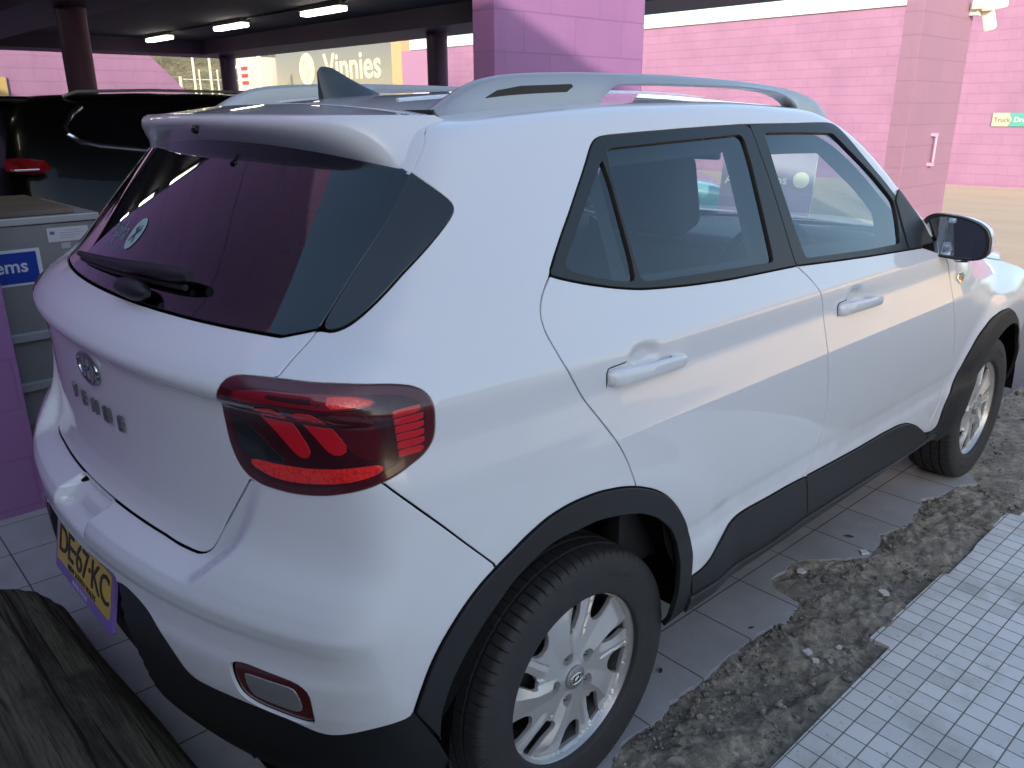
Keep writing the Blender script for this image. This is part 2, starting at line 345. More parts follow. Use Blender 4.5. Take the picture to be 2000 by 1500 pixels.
M_CLOTH = mat('dark_seat_cloth', (.035, .036, .040), rough=.85, spec=.2)
M_DASH = mat('dark_dashboard', (.022, .023, .026), rough=.55)
M_LENS = mat('dark_red_lens', (.075, .003, .008), rough=.2, coat=.7, coat_rough=.09)
M_LENSB = mat('smoked_lens', (.035, .002, .005), rough=.25, coat=.5, coat_rough=.12)
M_REDD = mat('dim_red_segment', (.20, .004, .012), rough=.2, coat=1., coat_rough=.03)
M_RED = mat('red_lamp_segment', (.55, .006, .016), rough=.22, coat=1., coat_rough=.03)
def reflector_mat():
    m = mat('red_reflector', (.75, .010, .012), rough=.18, coat=1.); t = NT(m)
    v = t.node('ShaderNodeTexVoronoi', feature='F1'); v.inputs['Scale'].default_value = 190.; t.l.new(t.pos(), v.inputs['Vector'])
    t.l.new(t.mix(v.outputs['Distance'], (1., .04, .03), (.62, .006, .010)), t.b.inputs['Base Color'])
    t.l.new(t.bump(v.outputs['Distance'], .5, .001), t.b.inputs['Normal']); return m
M_REFL = reflector_mat()
def glass_mat(name, tint, refl=1.0, rough=0.):
    """thin window glass: tinted see-through plus a mirror coat that grows towards grazing (Schlick, both faces)"""
    m = bpy.data.materials.new(name); m.use_nodes = True; nt = m.node_tree; nt.nodes.clear(); N = nt.nodes.new; K = nt.links.new
    o = N('ShaderNodeOutputMaterial'); mx = N('ShaderNodeMixShader'); tr = N('ShaderNodeBsdfTransparent'); gl = N('ShaderNodeBsdfGlossy'); ge = N('ShaderNodeNewGeometry')
    d = N('ShaderNodeVectorMath'); d.operation = 'DOT_PRODUCT'; K(ge.outputs['Normal'], d.inputs[0]); K(ge.outputs['Incoming'], d.inputs[1])
    def M(op, a, b=0.):
        n = N('ShaderNodeMath'); n.operation = op
        for i, v in enumerate((a, b)):
            if isinstance(v, float): n.inputs[i].default_value = v
            else: K(v, n.inputs[i])
        return n.outputs[0]
    c = M('ABSOLUTE', d.outputs['Value']); f = M('POWER', M('SUBTRACT', 1., c), 5.); f = M('ADD', M('MULTIPLY', f, .96), .043); f = M('MINIMUM', M('MULTIPLY', f, float(refl)), .97)
    gl.inputs['Roughness'].default_value = rough; tr.inputs[0].default_value = (*tint, 1); gl.inputs[0].default_value = (.93, .98, 1, 1)
    K(f, mx.inputs[0]); K(tr.outputs[0], mx.inputs[1]); K(gl.outputs[0], mx.inputs[2]); K(mx.outputs[0], o.inputs[0]); return m
M_GLASS = glass_mat('side_window_glass', (.72, .86, .86), 2.0)
M_PRIV = glass_mat('rear_window_glass', (.085, .09, .10), 1.9)
M_WIND = glass_mat('windscreen_glass', (.85, .92, .92), 1.5)

def resample(pts, step, closed=False, smooth=0):
    p = np.array(pts, float)
    if closed: p = np.vstack([p, p[:1]])
    d = np.hypot(*np.diff(p, axis=0).T); keep = np.r_[True, d > 1e-6]; p = p[keep]; d = np.hypot(*np.diff(p, axis=0).T)
    L = np.r_[0, np.cumsum(d)]; n = max(2, int(round(L[-1]/step)) + 1); q = np.linspace(0, L[-1], n)
    r = np.stack([np.interp(q, L, p[:, 0]), np.interp(q, L, p[:, 1])], 1)
    for _ in range(smooth):
        if closed:
            c = r[:-1]; c = .5*c + .25*(np.roll(c, 1, 0) + np.roll(c, -1, 0)); r = np.vstack([c, c[:1]])
        else: r[1:-1] = .5*r[1:-1] + .25*(r[:-2] + r[2:])
    return r[:-1] if closed else r
def inside(P, poly):
    x, y = P[:, 0], P[:, 1]; c = np.zeros(len(P), bool); n = len(poly)
    for i in range(n):
        x1, y1 = poly[i]; x2, y2 = poly[(i+1) % n]
        m = (y1 > y) != (y2 > y)
        c ^= m & (x < (x2-x1)*(y-y1)/((y2-y1) if y2 != y1 else 1e-12) + x1)
    return c
def edge_dist(P, poly):
    a = np.array(poly); b = np.roll(a, -1, 0); best = np.full(len(P), 9.)
    for i in range(len(a)):
        d = b[i]-a[i]; L = max(d @ d, 1e-12); t = np.clip(((P-a[i]) @ d)/L, 0, 1)
        best = np.minimum(best, np.hypot(*(P - a[i] - t[:, None]*d).T))
    return best
def area(p): x, y = np.array(p).T; return .5*np.sum(x*np.roll(y, -1) - y*np.roll(x, -1))
def inset(poly, d):
    p = np.array(poly)
    if area(p) < 0: p = p[::-1]
    e = np.roll(p, -1, 0) - np.roll(p, 1, 0); e /= np.maximum(np.hypot(*e.T), 1e-9)[:, None]
    return p + np.stack([-e[:, 1], e[:, 0]], 1)*d
def fill(outer, holes, ds, dt, lines=()):
    """triangulate the region between an outer loop and holes"""
    pts = [tuple(p) for p in outer]; edges = [(i, (i+1) % len(outer)) for i in range(len(outer))]
    for h in holes:
        k = len(pts); pts += [tuple(p) for p in h]; edges += [(k+i, k+(i+1) % len(h)) for i in range(len(h))]
    for h in lines:
        k = len(pts); pts += [tuple(p) for p in h]; edges += [(k+i, k+i+1) for i in range(len(h)-1)]
    lo = np.min(outer, 0); hi = np.max(outer, 0)
    gx = np.arange(lo[0], hi[0], ds); gy = np.arange(lo[1], hi[1], dt)
    G = np.stack(np.meshgrid(gx, gy), -1); G[1::2, :, 0] += ds/2; G = G.reshape(-1, 2)
    ok = inside(G, outer)
    for h in holes: ok &= ~inside(G, h)
    G = G[ok]; dd = edge_dist(G, outer)
    for h in holes: dd = np.minimum(dd, edge_dist(G, h))
    for h in lines:
        for c0 in range(0, len(G), 4000):
            g_ = G[c0:c0+4000]; dd[c0:c0+4000] = np.minimum(dd[c0:c0+4000], np.min(np.hypot(g_[:, None, 0]-np.array(h)[None, :, 0], g_[:, None, 1]-np.array(h)[None, :, 1]), 1))
    G = G[dd > min(ds, dt)*.6]
    allp = pts + [tuple(g) for g in G]
    v, e, f, *_ = delaunay_2d_cdt([Vector(p) for p in allp], edges, [], 0, 1e-7)
    v = np.array([[a.x, a.y] for a in v]); f = np.array([list(t) for t in f if len(t) == 3])
    c = v[f].mean(1); ok = inside(c, outer)
    for h in holes: ok &= ~inside(c, h)
    f = f[ok]
    a = v[f]; cr = (a[:, 1, 0]-a[:, 0, 0])*(a[:, 2, 1]-a[:, 0, 1]) - (a[:, 1, 1]-a[:, 0, 1])*(a[:, 2, 0]-a[:, 0, 0])
    f[cr < 0] = f[cr < 0][:, ::-1]; f = f[np.abs(cr) > 1e-10]
    return v, f
def panel(name, outline, m, parent, holes=(), off=0., ds=.022, dt=.018, depth=.013, gap=.0031, both=False, lifter=None, res=.010, mirror_off=None, smooth=0, rnd=.0016, rows=()):
    lifter = lifter or (lambda a, b, o: lift(a, b, o))
    out = inset(resample(outline, res, True, smooth), gap)
    hs = [inset(resample(h, res, True, smooth), -gap) for h in holes]
    lines = []
    for r0, s0_, s1_ in rows:      # rows of vertices laid along a crease so that it stays crisp
        q = np.stack([np.arange(s0_, s1_, .008), np.full(len(np.arange(s0_, s1_, .008)), r0)], 1)
        ok = inside(q, out) & (edge_dist(q, out) > .004)
        for h in hs: ok &= ~inside(q, h) & (edge_dist(q, h) > .004)
        cur = []
        for p, g in zip(q, ok):
            if g: cur.append(tuple(p))
            else:
                if len(cur) > 2: lines.append(cur)
                cur = []
        if len(cur) > 2: lines.append(cur)
    v, f = fill(out, hs, ds, dt, lines)
    P, N = lifter(v[:, 0], v[:, 1], off)
    # the chart may be left handed in space: orient the faces with the surface normal
    c = P[f]; g = np.cross(c[:, 1]-c[:, 0], c[:, 2]-c[:, 0]); s = np.sum(g*N[f].mean(1), 1)
    f[s < 0] = f[s < 0][:, ::-1]
    V = [P]; NN = [N]; F = [tuple(t) for t in f]; k = len(P)
    if depth:
        for loop, sg in [(out, 1)] + [(h, -1) for h in hs]:
            loop = np.array(loop)
            if area(loop) < 0: loop = loop[::-1]
            A, An = lifter(loop[:, 0], loop[:, 1], off); T = np.roll(A, -1, 0) - np.roll(A, 1, 0)
            O = np.cross(T, An); O /= np.maximum(np.linalg.norm(O, axis=1), 1e-9)[:, None]
            test = inset(loop, .004); B, _ = lifter(test[:, 0], test[:, 1], off)
            if np.sum(O*(B-A)) > 0: O = -O
            O = O*sg; r = rnd
            rings = [(A, An), (A + O*r*.7 - An*r*.3, An*.7 + O*.7), (A + O*r - An*r, O), (A + O*r - An*depth, O)]
            n = len(loop)
            for q, (a, b) in enumerate(rings): V.append(a); NN.append(b/np.linalg.norm(b, axis=1)[:, None])
            for q in range(3):
                for i in range(n):
                    j = (i+1) % n; F.append((k+q*n+i, k+q*n+j, k+(q+1)*n+j, k+(q+1)*n+i))
            k += 4*n
    V = np.vstack(V); NN = np.vstack(NN)
    # fix rim face winding
    F2 = []
    for t in F:
        a, b, c2 = V[t[0]], V[t[1]], V[t[2]]; g = np.cross(b-a, c2-a)
        nn = NN[list(t)].sum(0)
        F2.append(t if g @ nn >= 0 else t[::-1])
    o = finish(name, V, F2, m, parent, normals=NN); res_ = [o]
    if both:
        V2 = V*[-1, 1, 1]; N2 = NN*[-1, 1, 1]
        res_.append(finish(name, V2, [t[::-1] for t in F2], m, parent, normals=N2))
    return res_
def top_lift(X, Y, off=0.):
    """vertical chart for roof, windscreen and bonnet"""
    X = np.asarray(X, float); Y = np.asarray(Y, float); lo = np.full(X.shape, .3); hi = np.full(X.shape, 1.75)
    for _ in range(30):
        m_ = (lo+hi)/2; v = F_body(np.stack([X, Y, m_], -1)) > 0; hi = np.where(v, m_, hi); lo = np.where(v, lo, m_)
    P = np.stack([X, Y, (lo+hi)/2], -1); N = N_body(P); return P + N*off, N
def front_lift(X, Z, off=0.):
    X = np.asarray(X, float); Z = np.asarray(Z, float); lo = np.full(X.shape, 2.2); hi = np.full(X.shape, 3.6)
    for _ in range(30):
        m_ = (lo+hi)/2; v = F_body(np.stack([X, m_, Z], -1)) > 0; hi = np.where(v, m_, hi); lo = np.where(v, lo, m_)
    P = np.stack([X, (lo+hi)/2, Z], -1); N = N_body(P); return P + N*off, N

L = {k: resample(v, .010, False, 6 if len(v) > 3 else 0).tolist() for k, v in TR.items()}
raw = TR
def near(line, p):
    a = np.array(line); return int(np.argmin(np.hypot(*(a - np.array(p)).T)))
def seg(name, i, j):
    """piece of a smoothed line between two traced points (indices into the traced list)"""
    a, b = near(L[name], raw[name][i]), near(L[name], raw[name][j])
    return L[name][a:b+1] if a <= b else L[name][b:a+1][::-1]
lampc = resample(raw['lamp'], .008, True, 3)
def lampseg(i, j):
    n = len(lampc); a, b = near(lampc, raw['lamp'][i]), near(lampc, raw['lamp'][j])
    out = []; k = a
    while True:
        out.append(list(lampc[k]))
        if k == b: break
        k = (k + (1 if (i < j) != (abs(i-j) > 20) else -1)) % n
    return out
def mir(half): return half + [[-a, b] for a, b in half[::-1]]
car = thing('parked_car', 'clean white small SUV with silver roof rails, parked on the tiles in the foreground', 'car')
P_ = car
# --- rear gate
GZ = 1.147
low = seg('cut_low', 13, 0)
low = [[0., .7225], [.10, .7225], [.20, .7225], [.28, .7225], [.33, .7225]] + [[s, min(t, .7225) if s < .44 else t] for s, t in low if s > .36]
gate_r = low + lampseg(26, 5) + seg('cut_top', 16, 12)
gate_r = gate_r + [[.60, GZ], [.3, GZ], [0., GZ]]
tailgate = panel('tailgate', mir(gate_r)[:], M_PAINT, P_, ds=.018, dt=.006, gap=.003, depth=.006, rows=[(q, -.9, .9) for q in (.7300, .7400, 1.0340, 1.0420, 1.0520, 1.0650, 1.0780)])[0]
glass_r = [[0., GZ], [.3, GZ], [.60, GZ]] + seg('cut_top', 12, 5) + [[.84, 1.585], [.5, 1.60], [0., 1.60]]
rear_window = panel('rear_window', mir(glass_r), M_PRIV, P_, off=-.001, ds=.03, dt=.02, gap=.003, depth=.006)[0]
# dark ceramic border of the rear window, inside the pane
def shrink(poly, d): return resample(inset(resample(poly, .02, True), d), .02, True, 2)
gb = mir(glass_r); gi = shrink(gb, .055)
panel('window_border', gb, M_GLOSS, rear_window, holes=[gi], off=-.006, ds=.03, dt=.03, gap=.004, depth=0)
upper = seg('cut_top', 6, 0) + [[1.05, 1.69], [.80, 1.66], [.50, 1.70], [.35, 1.66], [.35, 1.60], [.50, 1.60], [.651, 1.595], [.74, 1.58], [.82, 1.56], [.88, 1.527]]
panel('gate_top', upper, M_PAINT, P_, both=True, off=.0005, ds=.02, dt=.02, gap=.0026)
# defroster wires
w = MB()
for k in range(10):
    z = 1.20 + k*.033
    ss = np.linspace(-.50, .50, 31); Pn, Nn = lift(ss, np.full(31, z), -.005)
    w.tube(Pn, .0006, 4)
w.build('defroster_wire', M_RUBBER, rear_window)
# --- side frame with cant rail and D pillar
top_line = [[a, 1.716] for a in np.linspace(1.10, 2.60, 60)]
apil = [[2.64, 1.70], [2.72, 1.60], [2.80, 1.49], [2.88, 1.36], [2.96, 1.24], [3.05, 1.15], [3.13, 1.085], [3.20, 1.04], [3.22, 1.02], [3.02, 1.075], [2.93, 1.12]]
frame_o = lampseg(5, 5)[:1] + seg('cut_top', 16, 12) + seg('tri', 9, 0)[1:] + seg('cut_top', 5, 0)[1:] + [[1.05, 1.69]] + top_line + apil \
    + seg('dlo_outer', 17, 0) + seg('rr_door_rear', 0, 16) + seg('arch_out', 8, 15) + seg('bumper_qtr', 4, 0) + lampseg(20, 6)
panel('body_side', frame_o, M_PAINT, P_, ds=.018, dt=.012, both=True, rows=[(q, .6, 1.5) for q in (.8840, .9720, .9840, 1.0520, 1.0660)])
# seal strip between roof and side frame
panel('quarter_trim', L['tri'], M_GLOSS, P_, both=True, off=.0005, ds=.03, dt=.02)
# --- rear bumper
blow = [[s, t] for s, t in seg('bump_low', 18, 0)]
blow = [[a, b - .028*max(0., min(1., (.235-a)/.03))] for a, b in blow]
bump_r = [[0., .622], [.10, .622]] + blow + seg('arch_out', 21, 15) + seg('bumper_qtr', 4, 0)[1:] + lampseg(20, 26) + seg('cut_low', 0, 9) + [[s, min(t, .7225)] for s, t in seg('cut_low', 9, 10)]
bump_r = bump_r + [[.33, .7225], [.28, .7225], [.20, .7225], [.10, .7225], [0., .7225]]
def fog(side):
    return [[side*a, b] for a, b in resample(raw['fog_out'], .008, True, 2)]
bumper = panel('rear_bumper', mir(bump_r), M_PAINT, P_, holes=[fog(1), fog(-1)], ds=.016, dt=.0045, depth=.006, gap=.0028, rows=[(q, -1.2, 1.2) for q in (.6925, .6965, .6998, .7035, .7120, .7175)])[0]
lowb = blow + [list(raw['arch_out'][21]), [.845, .45], [.862, .40], [.885, .32], [.90, .22], [.70, .20], [.40, .20], [0., .20]]
lowb = [[0., .622], [.10, .622]] + lowb
panel('lower_bumper', mir(lowb), M_TRIM, P_, off=-.004, ds=.02, dt=.016)
# reversing lamps
for sd_ in (1, -1):
    fo = panel('reversing_lamp', fog(sd_), M_LENS, P_, off=-.006, ds=.012, dt=.012, gap=.003)[0]
    fi = [[sd_*a, b] for a, b in resample(raw['fog_in'], .006, True, 1)]
    M_CLEAR = bpy.data.materials.get('clear_lamp_lens') or mat('clear_lamp_lens', (.42, .43, .45), rough=.12, metal=.6, coat=1.)
    panel('clear_lens', fi, M_CLEAR, fo, off=-.0045, ds=.012, dt=.012, gap=.001, depth=.002)
# --- tail lamps
for sd_ in (1, -1):
    sg = lambda pts: [[sd_*a, b] for a, b in pts]
    lens = panel('tail_lamp', sg(lampc.tolist()), M_LENS, P_, off=.002, ds=.012, dt=.012, gap=.0022, rnd=.004)[0]
    lampin = resample(inset(lampc, .014), .008, True, 3)
    panel('smoked_housing', sg(lampin.tolist()), M_LENSB, lens, off=.0026, ds=.014, dt=.014, depth=.001, gap=0, rnd=.0003)
    for nm, key, mm in (('brake_bar', 'lamp_bar_top', M_REDD), ('reflector', 'lamp_bar_low', M_REFL), ('light_bar', 'lamp_slash1', M_RED),
                        ('light_bar', 'lamp_slash2', M_RED), ('light_guide', 'lamp_slash3', M_LENS), ('smoked_window', 'lamp_dark', M_GLOSS)):
        panel(nm, sg(resample(inset(resample(raw[key], .006, True, 1), -.005 if 'slash' in key else -.0025), .006, True).tolist()), mm, lens, off=.0034, ds=.01, dt=.01, depth=.001, gap=0, rnd=.0003)
    # reflector end of the upper bar
    key = [p for p in raw['lamp_bar_top'] if True]
    q = resample([key[3], key[4], key[5], key[6], key[7], key[8], key[9]], .006, True, 1)
    panel('reflector', sg(q.tolist()), M_REFL, lens, off=.0040, ds=.008, dt=.008, depth=.0008, gap=0, rnd=.0002)
    g = np.array(raw['lamp_grid']); s0, s1 = g[:, 0].min(), g[:, 0].max(); t0, t1 = g[:, 1].min(), g[:, 1].max()
    for k in range(6):
        a = t0 + (t1-t0)*k/6 + .001; b = t0 + (t1-t0)*(k+1)/6 - .001; i0 = .004*(k == 5) + .002*(k == 0)
        panel('side_marker', sg([[s0 + .006*(1-k/5), a], [s1-.004-i0, a+.002], [s1-.001-i0, b+.001], [s0+.006*(1-k/5), b]]), M_RED, lens, off=.0034, ds=.01, dt=.01, depth=.001, gap=0, rnd=.0003)
# --- doors
rr_door_o = seg('rr_door_rear', 0, 16) + seg('arch_out', 8, 1) + seg('clad_rear', 0, 9) + seg('bcut', 12, 0) + seg('belt_low', 4, 13)
rr = panel('rear_door', rr_door_o, M_PAINT, P_, both=True, ds=.011, dt=.008, rows=[(q, 1.0, 3.6) for q in (.5400, .5700, .8760, .8830, .8865, .8905, .9810, .9855, .9900, 1.0435, 1.0475, 1.0520)])
ft_door_o = seg('bcut', 0, 12) + seg('clad_front', 0, 7) + seg('acut', 11, 0) + seg('belt_low', 0, 4)
ft = panel('front_door', ft_door_o, M_PAINT, P_, both=True, ds=.014, dt=.010, rows=[(q, 1.0, 3.6) for q in (.5400, .5700, .8760, .8830, .8865, .8905, .9810, .9855, .9900, 1.0435, 1.0475, 1.0520)])
def both_children(objs, parents):
    for o, p in zip(objs, parents): o.parent = p
def sub(name, outline, m, parents, **kw):
    os_ = panel(name, outline, m, None, both=True, **kw); both_children(os_, parents); return os_
clad_b = seg('clad_bot', 0, 3)
sub('door_cladding', seg('clad_rear', 0, 9) + [list(raw['bcut'][13])] + seg('clad_bot', 3, 0), M_TRIM, rr, off=.006, ds=.03, dt=.02)
sub('door_cladding', [list(raw['bcut'][12])] + seg('clad_front', 0, 8) + seg('clad_bot', 7, 3) + [list(raw['bcut'][13])], M_TRIM, ft, off=.006, ds=.03, dt=.02)
bp = seg('bp_gap', 0, 5)
sub('window_frame', seg('dlo_outer', 0, 10) + bp[1:] + seg('belt_low', 4, 13), M_FRAME, rr, holes=[resample(raw['gl_main'], .01, True, 1), resample(raw['gl_qtr'], .01, True, 1)], off=.002, ds=.03, dt=.02)
sub('window_frame', bp[::-1] + seg('dlo_outer', 11, 17) + seg('belt_low', 0, 4), M_FRAME, ft, holes=[resample(raw['gl_front'], .01, True, 1)], off=.002, ds=.03, dt=.02)
for key, par in (('gl_main', rr), ('gl_qtr', rr), ('gl_front', ft)):
    sub('window_glass', inset(resample(raw[key], .015, True), -.006).tolist(), M_GLASS, par, off=-.005, ds=.05, dt=.05, gap=0, depth=0)
# --- arches and sills
ai = seg('arch_in', 19, 1)
ao = [list(raw['arch_out'][21])] + seg('arch_out', 21, 0)
arch_poly = ao + [[raw['arch_out'][0][0]+.004, .335], [1.545, .30]] + seg('arch_in', 1, 18) + [[.862, .41], [.845, .455]]
panel('wheel_arch_trim', arch_poly, M_TRIM, P_, both=True, off=.006, ds=.02, dt=.016)
fo_ = seg('farch_out', 0, 11) + [[4.14, .50], [4.17, .40], [4.19, .30]]
s_c = CA + CL + (2.52 - CB)
fin = [[s_c + .375*math.cos(a), .30 + .375*math.sin(a)] for a in np.linspace(-.05, math.pi*.985, 40)]
farch = fo_ + [[s_c + .40, .26]] + fin + [[s_c - .40, .262], [s_c-.50, .30]]
panel('wheel_arch_trim', farch, M_TRIM, P_, both=True, off=.006, ds=.02, dt=.016)
sill = [[1.592, .385]] + seg('clad_bot', 0, 7) + [[s_c-.60, .365], [s_c-.56, .35], [s_c-.56, .328], [2.4, .328], [1.60, .328]]
panel('side_sill', sill, trim_mat('sill_plastic', (.03, .031, .034), .38), P_, both=True, off=.012, ds=.03, dt=.014)
# --- front end
top3 = [[3.02, 1.055], [3.12, 1.01], [3.3, .985], [3.6, .955], [3.8, .93], [3.95, .90]]
fend = seg('acut', 0, 11) + seg('farch_out', 0, 11)[4:] + [[4.17, .56], [4.19, .70], [4.14, .82], [4.05, .87]] + top3[::-1]
panel('front_wing', fend, M_PAINT, P_, both=True, ds=.03, dt=.02)
A3, _ = lift(np.array(top3)[:, 0], np.array(top3)[:, 1]); A3 = A3[:, :2]
bon = [[0., 3.20], [.45, 3.12], [.66, 3.0], [A3[-1][0]-.006, A3[-1][1]]] + [[a-.006, b] for a, b in A3[::-1]][1:] + [[.60, 2.22], [.3, 2.28], [0., 2.30]]
panel('bonnet', mir(bon), M_PAINT, P_, lifter=top_lift, ds=.035, dt=.03, depth=.01)
frp = [[0., .86], [.5, .84], [.70, .78], [.80, .62], [.80, .30], [.4, .24], [0., .24]]
panel('front_bumper', mir(frp), M_PAINT, P_, lifter=front_lift, ds=.04, dt=.04, depth=.01)
panel('grille', mir([[0., .60], [.42, .60], [.50, .52], [.46, .40], [0., .38]]), M_GLOSS, P_, lifter=front_lift, off=.004, ds=.05, dt=.05, depth=.006)
for sd_ in (1, -1):
    panel('headlamp', [[sd_*.45, .68], [sd_*.62, .70], [sd_*.70, .66], [sd_*.70, .56], [sd_*.60, .52], [sd_*.47, .55]], mat('headlamp_lens', (.5, .52, .55), rough=.1, metal=.5, coat=1.), P_, lifter=front_lift, off=.005, ds=.03, dt=.03, depth=.006)
# --- roof
g3, _ = lift(np.linspace(1.08, 2.62, 50), np.full(50, 1.716)); gx = g3[:, 0]-.003
roof_r = [[0., -.165], [.30, -.150], [.50, -.128]] + [[a, b] for a, b in zip(gx, g3[:, 1])] + [[.50, 1.40], [.45, 1.43], [.25, 1.47], [0., 1.485]]
roof = panel('roof', mir(roof_r), M_PAINT, P_, lifter=top_lift, ds=.035, dt=.03, gap=.002, depth=.02)[0]
ap3, _ = lift(np.array(apil)[:7, 0], np.array(apil)[:7, 1])
ws = [[0., 1.49], [.25, 1.475], [.45, 1.435], [.505, 1.40]] + [[a-.004, b] for a, b, c in ap3] + [[.62, 2.14], [.4, 2.22], [0., 2.26]]
wsc = panel('windscreen', mir(ws), M_WIND, P_, lifter=top_lift, off=-.003, ds=.06, dt=.06, depth=0)[0]
# shallow roof ribs
for xr in (-.27, .27):
    r_ = MB(); ys = np.linspace(-.02, 1.30, 40); Pn, _ = top_lift(np.full(40, xr), ys, -.004); r_.tube(Pn, .0085, 8).build('roof_rib', M_PAINT, roof, smooth=True)
# --- spoiler above the rear window
def spoiler():
    us = np.sin(np.linspace(-math.pi/2, math.pi/2, 81)); V = []; ring = 0
    for u in us:
        a = abs(u); yt = -.362 + .070*a*a + 0.135*a**13; yb = -.298 + .040*a*a; zt = 1.506 - .005*a*a; zb = 1.438 - .035*a*a
        xt, xb = .572*u, .628*u; k = (1-a**6)
        Pt, _ = top_lift(np.array([xt*.99]), np.array([-.150 + .022*a*a])); zf = float(Pt[0][2]) - .0015; yf = float(Pt[0][1])
        def L_(q, out=0., dz=0.): return (xt + (xb-xt)*q, yt + (yb-yt)*q - out*k, zt + (zb-zt)*q + dz)
        prof = [(xt, yf, zf), (xt, yf*.6 + yt*.4, zf*.6+zt*.4 + .006*k), (xt, yt + .030*k + .004, zt+.0015), (xt, yt + .008*k + .001, zt), L_(.05, .007), L_(.13, .016), L_(.24, .0235), L_(.36, .026), L_(.55, .023), L_(.78, .011), L_(.93, .003), L_(1.),
                (xb, yb + .010, zb-.001), (xb*.995, yb + .05, zb+.010), (xb*.96, yb + .10, zb+.04), (xt*.97, yf, zf-.02)]
        ring = len(prof); V += prof
    Fc = []; n = len(us)
    for i in range(n-1):
        for k in range(ring):
            q = (k+1) % ring; Fc.append((i*ring+k, i*ring+q, (i+1)*ring+q, (i+1)*ring+k))
    Fc.append(tuple(range(ring))); Fc.append(tuple((n-1)*ring+k for k in range(ring))[::-1])
    m = MB(); m.add(V, Fc); o = m.build('spoiler', M_PAINT, P_, smooth=True, angle=42); return o
spoil = spoiler()
nz = MB(); nz.lathe([(0, -.004), (.010, -.004), (.009, .006), (.005, .009), (0, .009)], 14, 'z'); nzo = nz.build('washer_nozzle', M_GLOSS, spoil, smooth=True)
nzo.location = (0, -.3705, 1.474); nzo.rotation_euler = (R_(75), 0, 0)
# --- roof rails
def rail(sx):
    ctr = [(-.115, 1.512), (-.075, 1.534), (-.03, 1.556), (.02, 1.572), (.08, 1.581), (.20, 1.588), (.36, 1.592), (.60, 1.593), (.85, 1.589), (1.05, 1.581), (1.20, 1.571), (1.30, 1.558), (1.38, 1.541), (1.43, 1.522), (1.455, 1.508)]
    ys = np.array([a for a, _ in ctr]); zf = pchip(ys, [b for _, b in ctr])
    und = pchip([-.115, .30, .36, .42, .60, .90, 1.10, 1.18, 1.24, 1.30, 1.455], [1.49, 1.50, 1.535, 1.563, 1.567, 1.566, 1.557, 1.545, 1.525, 1.49, 1.47])
    yy = np.linspace(-.115, 1.455, 110); V = []; Fc = []
    for y in yy:
        zt = float(zf(y)); zb = min(float(und(y)), zt-.004)
        base, _ = top_lift(np.array([.50]), np.array([y])); 
        if zb < base[0][2]: zb = float(base[0][2]) - .012
        xo = .528 - .02*(zt-1.55); xi = .488; h = zt-zb
        xo2 = xo + .012
        V += [(xi+.004, y, zb), (xi, y, zb+h*.5), (xi+.003, y, zt-.008), (xi+.010, y, zt-.001), (xi+.022, y, zt), (xo-.004, y, zt-.003), (xo+.002, y, zt-.010), (xo2-.006, y, zb+h*.45), (xo2, y, zb+.004), (xo2-.003, y, zb)]
    m = 10
    for i in range(len(yy)-1):
        for k in range(m): Fc.append((i*m+k, i*m+(k+1) % m, (i+1)*m+(k+1) % m, (i+1)*m+k))
    Fc += [tuple(range(m))[::-1], tuple((len(yy)-1)*m+k for k in range(m))]
    V = [(a*sx, b, c) for a, b, c in V]
    o = MB().add(V, Fc).build('roof_rail', M_RAIL, P_, smooth=True, angle=38)
    ins = [(.008, 1.535), (.04, 1.549), (.11, 1.559), (.262, 1.565), (.268, 1.560), (.240, 1.543), (.21, 1.540), (.11, 1.536), (.016, 1.529)]
    p = MB(); p.prism(ins, (sx*.531, 0, 0), (0, 1, 0), (0, 0, 1), (sx, 0, 0), .0025); p.build('rail_inlay', M_TRIM, o)
    return o
rail(1); rail(-1)
for sx in (1, -1):   # black gutter strip behind each rail
    Pn, Nn = top_lift(np.array([.565, .545, .545, .525, .515]), np.array([-.150, -.145, -.10, -.09, -.02]))
    q, _ = top_lift(np.linspace(.556, .50, 12), np.linspace(-.150, -.095, 12), .0015)
    g = MB(); V = []
    for a, b in zip(q[:-1], q[1:]): pass
    for p in q: V += [(sx*(p[0]+.008), p[1]+.006, p[2]-.001), (sx*(p[0]-.008), p[1]-.007, p[2]+.001)]
    g.add(V, [(2*i, 2*i+1, 2*i+3, 2*i+2) for i in range(11)]).build('gutter_strip', M_RUBBER, roof)
# --- shark fin antenna
def fin():
    V = []; n = 26
    for i in range(n):
        t = i/(n-1); y = -.052 + .175*t
        zt = np.interp(t, [0, .05, .10, .22, .34, .5, .7, .88, 1.], [1.600, 1.611, 1.613, 1.609, 1.599, 1.585, 1.570, 1.558, 1.550])
        w_ = np.interp(t, [0, .06, .2, .5, .8, 1.], [.012, .019, .026, .028, .022, .004])
        b, _ = top_lift(np.array([0.]), np.array([y])); zb = b[0][2]-.004
        lean = -.0*t
        for a, h in ((1, 0), (.86, .18), (.55, .45), (.30, .75), (.17, .95), (0, 1), (-.17, .95), (-.30, .75), (-.55, .45), (-.86, .18), (-1, 0)):
            yy = y + (h*-.006 if i < 3 else 0) + (.018*(1-h) if i == 0 else 0)*0
            V.append((w_*a, yy, zb + (zt-zb)*h))
    m = 11; Fc = [(i*m+k, i*m+k+1, (i+1)*m+k+1, (i+1)*m+k) for i in range(n-1) for k in range(m-1)]
    Fc += [tuple(range(m))]
    return MB().add(V, Fc).build('antenna', trim_mat('antenna_grey', (.035, .045, .055), .35), roof, smooth=True, angle=50)
fin()
